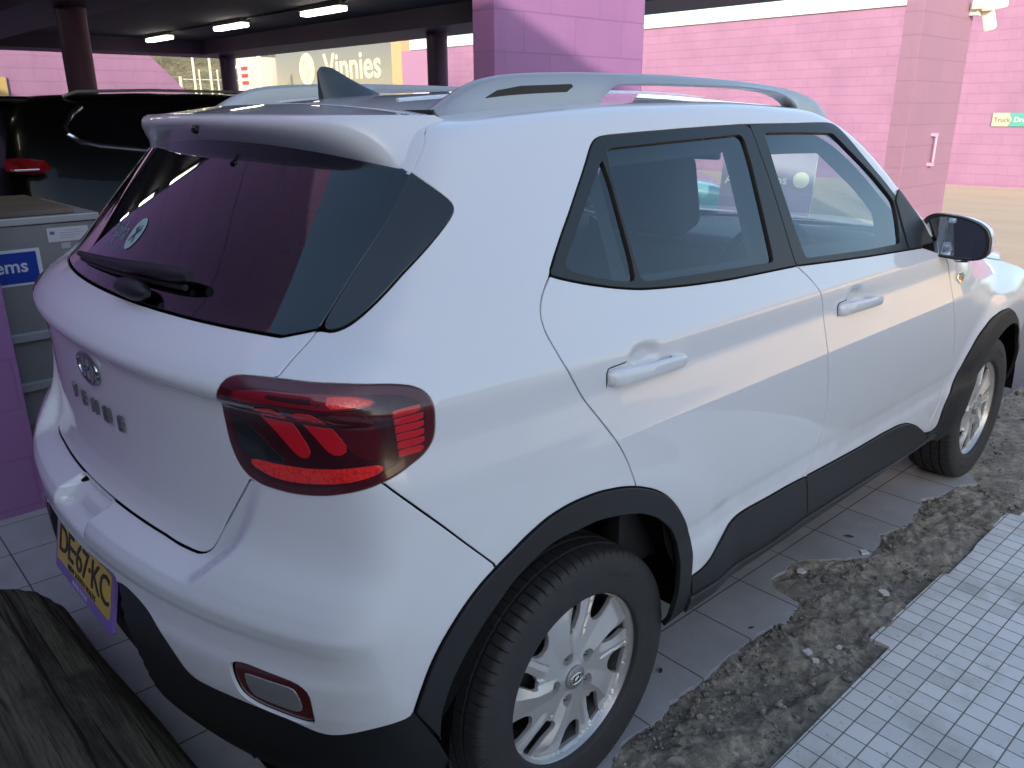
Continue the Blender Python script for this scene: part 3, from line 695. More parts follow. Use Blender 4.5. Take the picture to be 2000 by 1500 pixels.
# --- inner shell so that nothing shows through the gaps
holes_in = [inset(resample(raw[k], .02, True), -.012).tolist() for k in ('gl_main', 'gl_qtr', 'gl_front')]
sh_r = [[0., .22], [.84, .22], [.86, .42], [.92, .52], [1.0, .70], [1.12, .76], [1.30, .74], [1.46, .65], [1.53, .50], [1.60, .37], [2.0, .35], [s_c-.60, .36], [s_c-.40, .44], [s_c-.34, .58], [s_c-.15, .69], [s_c+.1, .70],
        [s_c+.3, .60], [4.12, .40], [4.14, .85], [3.6, .93], [3.2, 1.0], [2.93, 1.14], [2.70, 1.45], [2.60, 1.70], [1.10, 1.70], [.80, 1.60], [.62, 1.17], [0., 1.12]]
# one half at a time
hR = [[.005, .22]] + sh_r[1:-1] + [[.005, 1.12]]
panel('inner_shell', hR, M_DARK, P_, holes=holes_in, off=-.016, ds=.05, dt=.03, depth=0, both=True, gap=0)
hl = MB(); hl.box((-.52, -.12, 1.505), (.52, 1.36, 1.512)); hl.build('headlining', M_CLOTH, P_)
# pillar and header trim inside the glass
ht = [inset(resample(raw['gl_main'], .02, True), .022).tolist(), inset(resample(raw['gl_front'], .02, True), .040).tolist(), inset(resample(raw['gl_qtr'], .02, True), .006).tolist()]
panel('pillar_trim', [[1.12, 1.10], [2.97, 1.10], [2.97, 1.16], [2.90, 1.26], [2.80, 1.40], [2.70, 1.52], [2.62, 1.66], [1.20, 1.66]], M_CLOTH, P_, holes=ht, off=-.055, ds=.04, dt=.03, depth=0, gap=0, both=True)
hd = MB(); hd.box((-.52, 1.27, 1.435), (.52, 1.36, 1.475), .012); hd.build('windscreen_header', M_CLOTH, P_, smooth=True)
# --- wheel arch liners
for yc in (0., 2.52):
    for sx in (1, -1):
        V = []; n = 32
        for i in range(n):
            a = math.pi*i/(n-1)
            for x in (.50, .845): q = .385 + .075*math.sin(a)**2*(1 if math.cos(a) < .3 else max(0, 1-(math.cos(a)-.3)*2)); V.append((sx*x, yc + q*math.cos(a), .30 + q*math.sin(a)))
        Fc = [(2*i, 2*i+1, 2*i+3, 2*i+2) for i in range(n-1)]
        V += [(sx*.50, yc, .30)]; Fc += [(2*i, 2*i+2, 2*n) for i in range(n-1)]
        finish('wheel_arch_liner', V, Fc, M_DARK, P_)
fl = MB(); fl.box((-.80, .45, .335), (.80, 2.05, .36)); fl.box((-.55, -.60, .22), (.55, 3.1, .252)); fl.box((-.50, -.62, .253), (.50, -.45, .60)); fl.box((-.48, -.44, .253), (.48, 3.1, .42)); fl.build('floor_pan', M_DARK, P_)
# --- wheels
TD = .298
def rim_surface():
    I = np.interp
    def spoke(r): return I(r, [.05, .08, .115, .15, .19], [-14., -10., -7., -9., -13.]), I(r, [.05, .08, .115, .15, .19], [4., 3., 1.5, -1.5, -3.]), I(r, [.05, .08, .115, .15, .19], [34., 26., 21., 18., 15.5])
    def z_of(r, th):
        a = (np.degrees(th) - 28) % 72; a = np.where(a > 40, a-72, a)
        base = I(r, [0, .030, .034, .05, .10, .15, .180, .192, .1985, .203], [-.008, -.008, -.010, -.012, -.015, -.017, -.019, -.021, -.019, -.008])
        lo, mid, hi = spoke(r)
        h = np.where(a < mid, (a-lo)/(mid-lo), (hi-a)/(hi-mid)); h = np.clip(h, 0, 1)
        ridge = I(r, [.036, .07, .12, .165, .196], [0, .009, .012, .011, .0])*h
        tm = I(r, [.10, .15, .20], [-24., -27., -29.]); th_ = np.clip(1-np.abs(a-tm)/I(r, [.10, .2], [11., 7.]), 0, 1)
        thin = I(r, [.09, .11, .19, .198], [0, .007, .006, 0])*th_ - .006*I(r, [.09, .11, .19, .2], [0, 1, 1, 0])*((a < lo+360) & (a < -13))
        return base + ridge + thin
    A = [(.1990, -22), (.1990, -12.5), (.180, -11.5), (.150, -8), (.125, -3.5), (.112, -3), (.108, -9), (.116, -16), (.150, -21)]
    B = [(.1992, 16), (.1992, 37), (.178, 38), (.152, 38.5), (.138, 36), (.131, 30), (.134, 24), (.148, 19.5), (.170, 17)]
    P2 = lambda r, a, k: (r*math.cos(R_(28+72*k+a)), r*math.sin(R_(28+72*k+a)))
    th = np.linspace(0, 2*np.pi, 180, endpoint=False); outer = np.stack([.2045*np.cos(th), .2045*np.sin(th)], 1)
    hs = []; lines = []
    for k in range(5):
        for w_ in (A, B): hs.append(resample(np.array([P2(r, a, k) for r, a in w_]), .0035, True, 1))
    nh = len(hs)
    for k in range(5):
        c = np.array([math.cos(R_(36+72*k)), math.sin(R_(36+72*k))])*.058; hs.append(np.array([c + .0155*np.array([math.cos(q), math.sin(q)]) for q in np.linspace(0, 2*np.pi, 28, endpoint=False)]))
        rr = np.linspace(.083, .194, 30); lines.append([P2(r, spoke(r)[1], k) for r in rr])
        rr = np.linspace(.118, .196, 20); lines.append([P2(r, I(r, [.10, .15, .20], [-24., -27., -29.]), k) for r in rr])
    lines.append([tuple(p) for p in np.stack([.032*np.cos(th[::4]), .032*np.sin(th[::4])], 1)])
    v, f = fill(outer, hs, .0042, .0038, lines)
    r = np.hypot(v[:, 0], v[:, 1]); z = z_of(r, np.arctan2(v[:, 1], v[:, 0]))
    V = [(z[i], v[i, 0], v[i, 1]) for i in range(len(v))]; Fc = [tuple(t) for t in f]
    for hi_, h in enumerate(hs):
        k = len(V); rr = np.hypot(h[:, 0], h[:, 1]); zz = z_of(rr, np.arctan2(h[:, 1], h[:, 0])); c = h.mean(0); n = len(h)
        sh = (.972, .952, .011) if hi_ < nh else (.97, .93, .017)
        V += [(zz[i], h[i, 0], h[i, 1]) for i in range(n)]
        hh = c + (h-c)*sh[0]; V += [(zz[i]-.0022, hh[i, 0], hh[i, 1]) for i in range(n)]
        hh = c + (h-c)*sh[1]; V += [(zz[i]-sh[2], hh[i, 0], hh[i, 1]) for i in range(n)]
        for q in range(2):
            for i in range(n): j = (i+1) % n; Fc.append((k+q*n+i, k+q*n+j, k+(q+1)*n+j, k+(q+1)*n+i))
        if hi_ >= nh: Fc.append(tuple(k+2*n+i for i in range(n)))
    return V, Fc
RV, RF = rim_surface()
def tyre_mesh():
    half = [(.203, .000), (.207, .010), (.213, .013), (.222, .0135), (.240, .017), (.262, .018), (.280, .0145), (.288, .011), (.2925, .006), (.2950, -.001), (.2965, -.012)]
    prof = half + [(.2980, -.026), (.2915, -.0275), (.2915, -.0335), (.2985, -.035), (.2990, -.060), (.2925, -.0615), (.2925, -.0685), (.2990, -.070),
                   (.2990, -.098), (.2925, -.0995), (.2925, -.1065), (.2985, -.108), (.2980, -.135), (.2915, -.1365), (.2915, -.1425), (.2965, -.144),
                   (.2950, -.160), (.288, -.172), (.262, -.180), (.222, -.175), (.203, -.165)]
    prof = [(r if r < .23 else .23 + (r-.23)*(.311-.23)/(.299-.23), x) for r, x in prof]
    n = 960; sh = {8, 9, 10, 11}
    def rf(i, k):
        if i in (7, 8, 9, 10, 11) or i in (26, 27, 28): return -.0060 if k % 12 == 0 else 0.
        if i in (14, 15, 18, 19): return -.004 if k % 15 == 0 else 0.
        return 0.
    return MB().lathe(prof, n, 'x', rfun=rf)
def tyre_mat():
    m = mat('tyre_rubber', (.03, .03, .03), rough=.66, spec=.5); t = NT(m)
    n = t.noise(t.pos(), 40., 5.); t.l.new(t.mix(n, (.018, .018, .020), (.038, .038, .040)), t.b.inputs['Base Color'])
    n2 = t.noise(t.pos(), 500., 3.); t.l.new(t.bump(n2, .15, .0008), t.b.inputs['Normal']); return m
M_TYRE = tyre_mat()
def wheel(yc, sx, proto=None):
    w_ = bpy.data.objects.new('wheel', None); COL.objects.link(w_); w_.parent = P_; w_.empty_display_size = .1
    w_.location = (sx*.825, yc, TD); w_.scale = (sx, 1, 1)
    if proto:
        for ch in list(proto.children):
            c = ch.copy(); COL.objects.link(c); c.parent = w_
        return w_
    tyre_mesh().build('tyre', M_TYRE, w_, smooth=True, angle=30)
    rb = MB(); rb.add(RV, RF); o = rb.build('rim', M_ALU, w_, smooth=True, angle=13)
    MB().lathe([(.200, -.016), (.2035, -.006), (.2075, .002), (.2125, .004), (.2145, .001), (.2140, -.006), (.208, -.012), (.2035, -.014)], 120).build('rim_lip', M_ALU, w_, smooth=True, angle=50)
    MB().lathe([(.2035, -.014), (.196, -.03), (.190, -.05), (.188, -.16)], 80).build('wheel_barrel', mat('dark_barrel', (.06, .06, .062), rough=.5, metal=.3), w_, smooth=True)
    MB().lathe([(.0, -.095), (.13, -.095), (.132, -.10), (.132, -.108), (.0, -.108)], 60).build('brake_disc', mat('brake_iron', (.10, .10, .10), rough=.45, metal=.8), w_, smooth=True)
    bk = MB(); bk.lathe([(0, -.115), (.186, -.115)], 40); bk.build('backing_plate', M_DARK, w_)
    cp = MB(); cp.box((-.11, -.155, -.02), (-.055, -.085, .07), .008); cp.build('brake_caliper', mat('cast_iron', (.05, .05, .052), rough=.6, metal=.5), w_)
    MB().lathe([(0, -.0005), (.026, -.001), (.0285, -.003), (.029, -.0085)], 40).build('centre_cap', M_CAP, w_, smooth=True)
    # slanted H emblem in an oval
    e = MB(); oval = [(.021*math.cos(t), .0125*math.sin(t)) for t in np.linspace(0, 2*math.pi, 40)]
    e.tube([(.0005, a, b) for a, b in oval], .0011, 6, caps=False)
    for s_ in (-1, 1): e.tube([(.0005, s_*.0078 - .002, -.0100), (.0005, s_*.0078 + .003, .0100)], .0013, 6)
    e.tube([(.0005, -.0060, -.0020), (.0005, .0060, .0030)], .0011, 6); e.build('cap_emblem', M_CHROME, w_, smooth=True)
    for k in range(5):
        a = R_(36+72*k); c = (0, .058*math.cos(a), .058*math.sin(a))
        MB().lathe([(.0, .003), (.004, .0022), (.0065, -.001), (.0090, -.005), (.0095, -.020)], 6, 'x', (-.016+c[0], c[1], c[2])).build('wheel_nut', M_STEEL, w_, smooth=True, angle=50)
    # raised sidewall lettering
    V, Fc = text_mesh('TRAZANO', .020, .0006, spacing=1.15)
    for st in (62, 245):
        cx = max(v[0] for v in V); out = []
        for a, b, c in V:
            th = R_(st) + (cx/2 - a)/.255; r = .252 + b; out.append((.0178 + c - max(0, (r-.262))*.2, r*math.cos(th), r*math.sin(th)))
        MB().add(out, Fc).build('sidewall_lettering', M_TYRE, w_)
    V, Fc = text_mesh('185/65R15 88H', .011, .0005, spacing=1.1); cx = max(v[0] for v in V); out = []
    for a, b, c in V: th = R_(120) + (cx/2-a)/.238; r = .228 + b; out.append((.0146 + c, r*math.cos(th), r*math.sin(th)))
    MB().add(out, Fc).build('sidewall_lettering', M_TYRE, w_)
    return w_
w0 = wheel(0., 1); wheel(2.52, 1, w0); wheel(0., -1, w0); wheel(2.52, -1, w0)
# --- door handles
def handle(s0, t0, s1, t1, parents):
    """pull handle: a bowed grip standing off the skin between two pads, open behind"""
    for sx, par in zip((1, -1), parents):
        n = 34; us = np.linspace(0, 1, n); DENT[0] = 0.; P0, N0 = lift(s0 + (s1-s0)*us, t0 + (t1-t0)*us); DENT[0] = 1.; V = []; Fc = []
        for i, u in enumerate(us):
            out = np.interp(u, [0, .03, .12, .5, .88, .97, 1], [.010, .019, .0255, .0300, .0265, .018, .008])
            inn = np.interp(u, [0, .26, .36, .5, .74, .80, .82, 1], [-.004, -.004, .012, .016, .014, .010, -.004, -.004])
            hh = np.interp(u, [0, .03, .10, .30, .5, .85, .95, 1], [.0110, .0165, .0185, .0170, .0155, .0150, .0125, .0070])
            sec = [(-.80, inn), (-1., inn + .25*(out-inn)), (-1., out - .011), (-.86, out-.004), (-.35, out), (.55, out-.0015), (.90, out-.006), (1., out - .012), (1., inn + .25*(out-inn)), (.80, inn)]
            for a, d in sec:
                p = P0[i] + N0[i]*d + np.array([0, 0, 1.])*hh*a; V.append((p[0]*sx, p[1], p[2]))
        m = 10
        for i in range(n-1):
            for k in range(m): Fc.append((i*m+k, i*m+(k+1) % m, (i+1)*m+(k+1) % m, (i+1)*m+k))
        Fc += [tuple(range(m)), tuple((n-1)*m+k for k in range(m))]
        MB().add(V, Fc).build('door_handle', M_PAINT, par, smooth=True, angle=34)
        # shadow laid on as a dark strip along the joint of rear pad and skin
        ring = [(s0-.0022, t0-.018), (s0-.0022, t0+.012), (s0+.004, t0+.021), (s0+(s1-s0)*.24, t0+.0225), (s0+(s1-s0)*.24, t0+.0208), (s0+.005, t0+.0190), (s0+.0005, t0+.011), (s0+.0005, t0-.016)]
        panel('handle_shadow', [(sx*a, b) for a, b in ring], M_RUBBER, par, off=.0012, ds=.02, dt=.02, gap=0, depth=.001, rnd=.0003)
        ap = s0 + (s1-s0)*.80
        panel('handle_shadow', [(sx*(ap-.006), t1-.010), (sx*(ap+.012), t1-.010), (sx*(ap+.012), t1+.010), (sx*(ap-.002), t1+.014)], M_RUBBER, par, off=.0012, ds=.02, dt=.02, gap=0, depth=.001, rnd=.0003)  # dark wedge standing in for the shadow at the front end of the cup
hr = np.array(raw['handle_r']); hf = np.array(raw['handle_f'])
handle(hr[:, 0].min()+.004, 1.010, hr[:, 0].max()-.002, 1.000, rr)
handle(hf[:, 0].min()+.004, .985, hf[:, 0].max()-.002, .975, ft)
# --- side mirrors
def side_mirror(sx, par):
    def shell(name, sc, y0, y1, m, x=0., fl=True):
        # outline in the x-z plane (looking forward), outer end to the right
        pts = [(.788, 1.150), (.800, 1.176), (.822, 1.187), (.86, 1.186), (.910, 1.180), (.952, 1.166), (.980, 1.146), (.993, 1.115), (.995, 1.080), (.986, 1.056), (.962, 1.044), (.90, 1.043), (.84, 1.049), (.812, 1.062), (.798, 1.098), (.790, 1.125)]
        return resample(pts, .008, True, 2)
    o = shell('', 1, 0, 0, None); c = o.mean(0); n = len(o); V = []; Fc = []
    layers = [(1.715, .985), (1.708, 1.0), (1.725, 1.0), (1.75, .99), (1.785, .93), (1.815, .78), (1.832, .52), (1.838, .2)]
    for y, s_ in layers:
        for a, b in o: V.append((sx*(c[0]+(a-c[0])*s_), y + .16*(c[0]+(a-c[0])*s_-.88), c[1]+(b-c[1])*s_))
    for i in range(len(layers)-1):
        for k in range(n): Fc.append((i*n+k, i*n+(k+1) % n, (i+1)*n+(k+1) % n, (i+1)*n+k))
    Fc.append(tuple((len(layers)-1)*n+k for k in range(n)))
    idx = []
    md = MB().add(V, Fc).build('side_mirror', M_PAINT, par, smooth=True, angle=50)
    # dark inner rim around the glass
    V = []; 
    for y, s_ in ((1.7035, .995), (1.7035, .90), (1.716, .86), (1.716, .0)):
        for a, b in o: V.append((sx*(c[0]+(a-c[0])*s_), y + .16*(c[0]+(a-c[0])*s_-.88), c[1]+(b-c[1])*s_))
    Fc = [(i*n+k, i*n+(k+1) % n, (i+1)*n+(k+1) % n, (i+1)*n+k) for i in range(3) for k in range(n)]
    V += [(sx*(c[0]+(a-c[0])*1.012), 1.722 + .16*(a-.88), c[1]+(b-c[1])*1.012) for a, b in o]; q = 4*n
    Fc += [(k, (k+1) % n, q+(k+1) % n, q+k) for k in range(n)]
    MB().add(V, Fc).build('mirror_bezel', M_TRIM, md, smooth=True, angle=30)
    V = [(sx*(c[0]+(a-c[0])*.865), 1.7125 + .16*(c[0]+(a-c[0])*.865-.88), c[1]+(b-c[1])*.865) for a, b in o]
    MB().add(V, [tuple(range(n))]).build('mirror_glass', mat('mirror_silver', (.62, .68, .72), rough=.015, metal=1.), md)
    # arm and sail panel
    ar = MB(); ar.box((.745, 1.742, 1.078), (.812, 1.80, 1.128), .012)
    ar.v = [(sx*a, b, c_) for a, b, c_ in ar.v]; ar.build('mirror_arm', M_TRIM, md, smooth=True)
    tri = [(2.745, 1.095), (2.93, 1.095), (2.90, 1.16), (2.80, 1.27), (2.755, 1.235), (2.748, 1.16)]
    panel('mirror_sail', [(sx*a, b) for a, b in tri], M_TRIM, md, off=.006, ds=.02, dt=.02, gap=0, depth=.008)
side_mirror(1, P_); side_mirror(-1, P_)
# --- gate details
def on_gate(s, t, off=.0):
    P, N = lift(np.array([s]), np.array([t]), off); return Vector(P[0]), Vector(N[0])
em = MB(); a_ = np.linspace(0, 2*np.pi, 48)
Pn, Nn = lift(.063*np.cos(a_), .990 + .033*np.sin(a_), .004); em.tube(Pn, .0042, 8, caps=False)
for s_ in (-1, 1):
    Pn, _ = lift(np.linspace(s_*.026-.009, s_*.026+.009, 8), np.linspace(.963, 1.017, 8), .004); em.tube(Pn, .0046, 8)
Pn, _ = lift(np.linspace(-.022, .022, 8), np.linspace(.984, .996, 8), .004); em.tube(Pn, .0046, 8)
em.build('badge', mat('badge_chrome', (.40, .41, .44), rough=.12, metal=1.), tailgate, smooth=True)
for ch, sc in zip('VENUE', (-.146, -.074, 0., .076, .150)):
    V, Fc = text_mesh(ch, .046, .003, bold=.0006); cx = max(v[0] for v in V)/2; mn = min(v[1] for v in V)
    if ch == 'U':  # the U of the badge is drawn square
        V, Fc = [], []; bx = MB(); bx.box((0, 0, -.003), (.008, .033, .003)); bx.box((.0081, 0, -.003), (.022, .008, .003)); bx.box((.0221, 0, -.003), (.030, .033, .003)); V, Fc = bx.v, bx.f; cx = .015
    P0, N0 = lift(np.array([sc + (v[0]-cx)*1.0 for v in V]), np.array([.888 + v[1] for v in V]), .006)
    MB().add([P0[i] + N0[i]*V[i][2] for i in range(len(V))], Fc).build('badge_letter', M_BADGE, tailgate)
# rear wiper
wp = MB(); ss = np.array([.225, .15, .06, -.02, -.08]); tt = np.array([1.175, 1.178, 1.183, 1.188, 1.192])
ws_, wt = TR['wiper'][0], TR['wiper'][1]
ss = np.linspace(wt[0], ws_[0], 14); tt = np.linspace(wt[1], ws_[1], 14)
Pn, Nn = lift(ss, tt, .026); wp.tube(Pn, .012, 10, rs=list(np.interp(np.linspace(0, 1, 14), [0, .1, .4, 1], [.010, .017, .014, .007])))
wiper = wp.build('rear_wiper', M_TRIM, P_, smooth=True)
Pn, Nn = lift(np.linspace(wt[0]-.02, ws_[0]-.03, 14), np.linspace(wt[1]-.012, ws_[1]-.004, 14), .008); MB().tube(Pn, .0065, 8).build('wiper_blade', M_RUBBER, wiper, smooth=True)
Pn, Nn = lift(np.linspace(.06, .20, 8), np.full(8, 1.158), .018); MB().tube(Pn, .020, 10, rs=[.008, .018, .021, .022, .022, .021, .017, .007]).build('wiper_pivot', M_TRIM, wiper, smooth=True)
# window sticker: dealer name with a round emblem
M_STK = mat('pale_window_sticker', (.30, .45, .47), rough=.6)
def wrap_text(body, size, s0, t0, slant, m, parent, name, off=.0006, sx=1.0, **kw):
    V, Fc = text_mesh(body, size, .0002, **kw)
    P0, N0 = lift(np.array([s0 + v[0]*sx for v in V]), np.array([t0 + v[1]*1.0 + v[0]*slant for v in V]), off)
    return finish(name, P0, Fc, m, parent)
wrap_text('Alpha', .052, -.262, 1.232, .0, M_STK, rear_window, 'window_sticker')
wrap_text('alphaautos.com.au', .015, -.262, 1.212, .0, M_STK, rear_window, 'window_sticker', sx=1.12)
a_ = np.linspace(0, 2*np.pi, 40, endpoint=False); Pn, _ = lift(-.092 + .033*np.cos(a_), 1.252 + .033*np.sin(a_), .0006)
fig = [[(-.012, .010), (-.003, .016), (.004, .004), (.014, .014), (.010, .018), (.018, .006), (.006, -.004), (.014, -.018), (.009, -.021), (0, -.008), (-.010, -.020), (-.015, -.016), (-.004, 0), (-.014, .006)]]
finish('window_sticker', Pn, [tuple(range(40))], M_STK, rear_window)
Pn, _ = lift(np.array([-.092+a for a, b in fig[0]]), np.array([1.252+b for a, b in fig[0]]), .0012)
finish('window_sticker', Pn, [tuple(range(len(fig[0])))], mat('sticker_print', (.05, .05, .09), rough=.6), rear_window)
# licence plate
pc = Vector((0, -.750, .532)); up = Vector((0, .20, 1)).normalized(); rt = Vector((1, 0, 0)); nrm = rt.cross(up)
def plate_poly(w_, h_, r, n=5):
    o = []
    for cx, cy, a0 in ((w_-r, h_-r, 0), (-w_+r, h_-r, 90), (-w_+r, -h_+r, 180), (w_-r, -h_+r, 270)):
        for k in range(n+1): a = R_(a0 + 90*k/n); o.append((cx + r*math.cos(a), cy + r*math.sin(a)))
    return o
pf = MB(); pf.prism(plate_poly(.199, .072, .010), pc - nrm*.004, rt, up, nrm, .008)
plate = pf.build('licence_plate', mat('purple_plate_frame', (.20, .12, .42), rough=.4), P_)
pl = MB(); pl.prism(plate_poly(.184, .052, .008), pc + nrm*.0045 + up*.008, rt, up, nrm, .001)
def yplate():
    m = mat('yellow_plate', (.62, .43, .03), rough=.35, coat=.3); t = NT(m); n = t.noise(t.pos(), 30., 4.); t.l.new(t.mix(n, (.50, .33, .02), (.68, .48, .05)), t.b.inputs['Base Color']); return m
pl.build('plate_face', yplate(), plate)
M_INK = mat('plate_black', (.01, .01, .012), rough=.4)
text('plate_number', 'DE\u00b767\u00b7KC', .096, pc + nrm*.006 - rt*.174 - up*.016, rt, up, M_INK, plate, depth=.0012, spacing=.88)
text('plate_state', 'NEW SOUTH WALES', .020, pc + nrm*.006 - rt*.100 - up*.040, rt, up, M_INK, plate, depth=.0006, spacing=1.05)
text('frame_lettering', 'ALPHA AUTOS', .016, pc + nrm*.0045 - rt*.07 - up*.066, rt, up, mat('pale_lettering', (.45, .40, .62), rough=.5), plate, depth=.0004)
MB().box((-.17, -.740, .47), (.17, -.70, .59)).build('plate_mount', M_TRIM, bumper)
# side repeater lamp on the wing
sl = np.array(raw['sidelamp']); c = sl.mean(0)
for sx in (1, -1):
    panel('side_repeater', [(sx*(c[0]-.035), c[1]+.006), (sx*(c[0]-.02), c[1]+.018), (sx*(c[0]+.035), c[1]+.016), (sx*(c[0]+.04), c[1]), (sx*(c[0]-.01), c[1]-.018)], M_CHROME, P_, off=.004, ds=.01, dt=.01, depth=.005, gap=0)
    panel('side_repeater', [(sx*(c[0]-.018), c[1]+.004), (sx*(c[0]-.002), c[1]+.009), (sx*(c[0]+.006), c[1]), (sx*(c[0]-.010), c[1]-.008)], M_RED, P_, off=.0055, ds=.01, dt=.01, depth=.001, gap=0)
# --- interior
def cushion(pts, w_, y_bev=.03):
    """side outline (y, z) extruded along x by w_ and rounded"""
    bm = bmesh.new(); v1 = [bm.verts.new((-w_/2, a, b)) for a, b in pts]; v2 = [bm.verts.new((w_/2, a, b)) for a, b in pts]; n = len(pts)
    bm.faces.new(v1[::-1]); bm.faces.new(v2)
    for i in range(n): bm.faces.new((v1[i], v1[(i+1) % n], v2[(i+1) % n], v2[i]))
    bmesh.ops.recalc_face_normals(bm, faces=bm.faces)
    bmesh.ops.bevel(bm, geom=list(bm.edges), offset=y_bev, segments=4, affect='EDGES', profile=.5, clamp_overlap=True); return bm
def seat(x, y, parent):
    e = bpy.data.objects.new('seat', None); COL.objects.link(e); e.parent = parent; e.location = (x, y, 0)
    m = MB(); m.bm(cushion([(-.05, .36), (.50, .40), (.52, .52), (-.02, .46)], .50, .035)); m.build('seat_base', M_CLOTH, e, smooth=True, angle=70)
    m = MB(); m.bm(cushion([(-.02, .45), (-.22, 1.10), (-.19, 1.16), (-.12, 1.15), (.09, .50)], .48, .05)); m.build('backrest', M_CLOTH, e, smooth=True, angle=70)
    m = MB(); m.bm(cushion([(-.23, 1.16), (-.27, 1.32), (-.24, 1.405), (-.17, 1.40), (-.12, 1.20)], .30, .075)); m.tube([(-.06, -.17, 1.13), (-.06, -.19, 1.25)], .007); m.tube([(.06, -.17, 1.13), (.06, -.19, 1.25)], .007)
    m.build('headrest', M_CLOTH, e, smooth=True, angle=70); return e
seat(.36, .98, P_); seat(-.36, .98, P_)
rs_ = bpy.data.objects.new('rear_bench', None); COL.objects.link(rs_); rs_.parent = P_
m = MB(); m.bm(cushion([(.05, .40), (.55, .42), (.56, .54), (.08, .48)], 1.24, .04)); m.build('seat_base', M_CLOTH, rs_, smooth=True, angle=70)
m = MB(); m.bm(cushion([(.08, .48), (-.10, 1.08), (-.06, 1.13), (.0, 1.12), (.20, .52)], 1.24, .045)); m.build('backrest', M_CLOTH, rs_, smooth=True, angle=70)
for x in (-.36, .36):
    m = MB(); m.bm(cushion([(-.09, 1.13), (-.12, 1.25), (-.09, 1.29), (-.04, 1.28), (-.01, 1.14)], .26, .035)); m.v = [(a+x, b, c) for a, b, c in m.v]; m.build('headrest', M_CLOTH, rs_, smooth=True, angle=70)
d_ = MB(); d_.bm(cushion([(1.72, .60), (1.66, .92), (1.74, 1.02), (2.2, 1.035), (2.25, .6)], 1.42, .03)); dash = d_.build('dashboard', M_DASH, P_, smooth=True, angle=60)
d_ = MB(); d_.bm(cushion([(1.64, .98), (1.66, 1.075), (1.76, 1.10), (1.92, 1.06), (1.95, .98)], .40, .03)); d_.v = [(a+.40, b, c) for a, b, c in d_.v]; d_.build('instrument_hood', M_DASH, dash, smooth=True, angle=60)
vt = MB(); vt.tube([(.66, 1.70, 1.02), (.655, 1.64, 1.045), (.66, 1.60, 1.02), (.665, 1.64, .995), (.66, 1.70, 1.02)], .003, 6); vt.build('air_vent', M_CHROME, dash)
st = MB(); th = np.linspace(0, 2*np.pi, 49)
st.tube([(.36 + .185*math.cos(a), 1.50 + .09*math.sin(a)*.55, .955 + .185*math.sin(a)*.93) for a in th], .015, 10, caps=False)
st.tube([(.20, 1.50, .955), (.52, 1.50, .955)], .018, 8); st.tube([(.36, 1.46, .955), (.36, 1.72, .90)], .035, 10)
st.build('steering_wheel', M_DASH, P_, smooth=True, angle=70)
rv = MB(); rv.bm(cushion([(1.50, 1.335), (1.505, 1.40), (1.525, 1.40), (1.53, 1.335)], .23, .01)); rv.tube([(0, 1.53, 1.38), (0, 1.60, 1.43)], .008); rv.build('rear_view_mirror', M_DASH, P_, smooth=True, angle=60)
for sx in (1, -1):   # sun visors and grab handles, pillar trims
    sv = MB(); sv.box((sx*.36-.16, 1.28, 1.475), (sx*.36+.16, 1.44, 1.487), .005); sv.build('sun_visor', M_CLOTH, P_)
for sx in (1, -1):
    dr = MB(); dr.box((sx*.74-.03, .2, .45), (sx*.74+.03, 1.75, 1.06), .02); dr.build('door_lining', M_DASH, P_, smooth=True)

# ================= the place =================
TILE_X0, TILE_Y0, TILE_ROT = .5996, .8052, -.0167
def tile_mat():
    m = mat('grey_floor_tile', (.3, .3, .3), rough=.42, spec=.4); t = NT(m)
    p = t.pos('Object', rot=-TILE_ROT, loc=(-TILE_X0, -TILE_Y0, 0)); x, y, z = t.xyz(p)
    g, cell = t.grid(x, y, .2667, .2548, .0048)
    w = t.white(cell); big = t.noise(t.pos(), 2.2, 6., .6); fine = t.noise(t.pos(), 60., 4., .6)
    c = t.mix(w, (.37, .375, .38), (.44, .44, .44)); c = t.mix(t.ramp(big, (.40, (0, 0, 0)), (.72, (1, 1, 1))), c, (.27, .26, .25))
    c = t.mix(t.math('MULTIPLY', fine, .35), c, (.20, .20, .20)); sp = t.noise(t.pos(), 330., 2.); c = t.mix(t.ramp(sp, (.66, (0, 0, 0)), (.70, (.5, .5, .5))), c, (.12, .12, .12))
    gn = t.noise(t.pos(), 25.); gc = t.mix(gn, (.05, .045, .04), (.13, .11, .09)); c = t.mix(g, c, gc)
    t.l.new(c, t.b.inputs['Base Color']); h = t.math('SUBTRACT', t.math('MULTIPLY', fine, .12), g); t.l.new(t.bump(h, .6, .003), t.b.inputs['Normal'])
    r = t.ramp(big, (.3, (.32, .32, .32)), (.8, (.62, .62, .62))); t.l.new(t.math('MAXIMUM', t.math('MULTIPLY', g, .9), r), t.b.inputs['Roughness']); return m
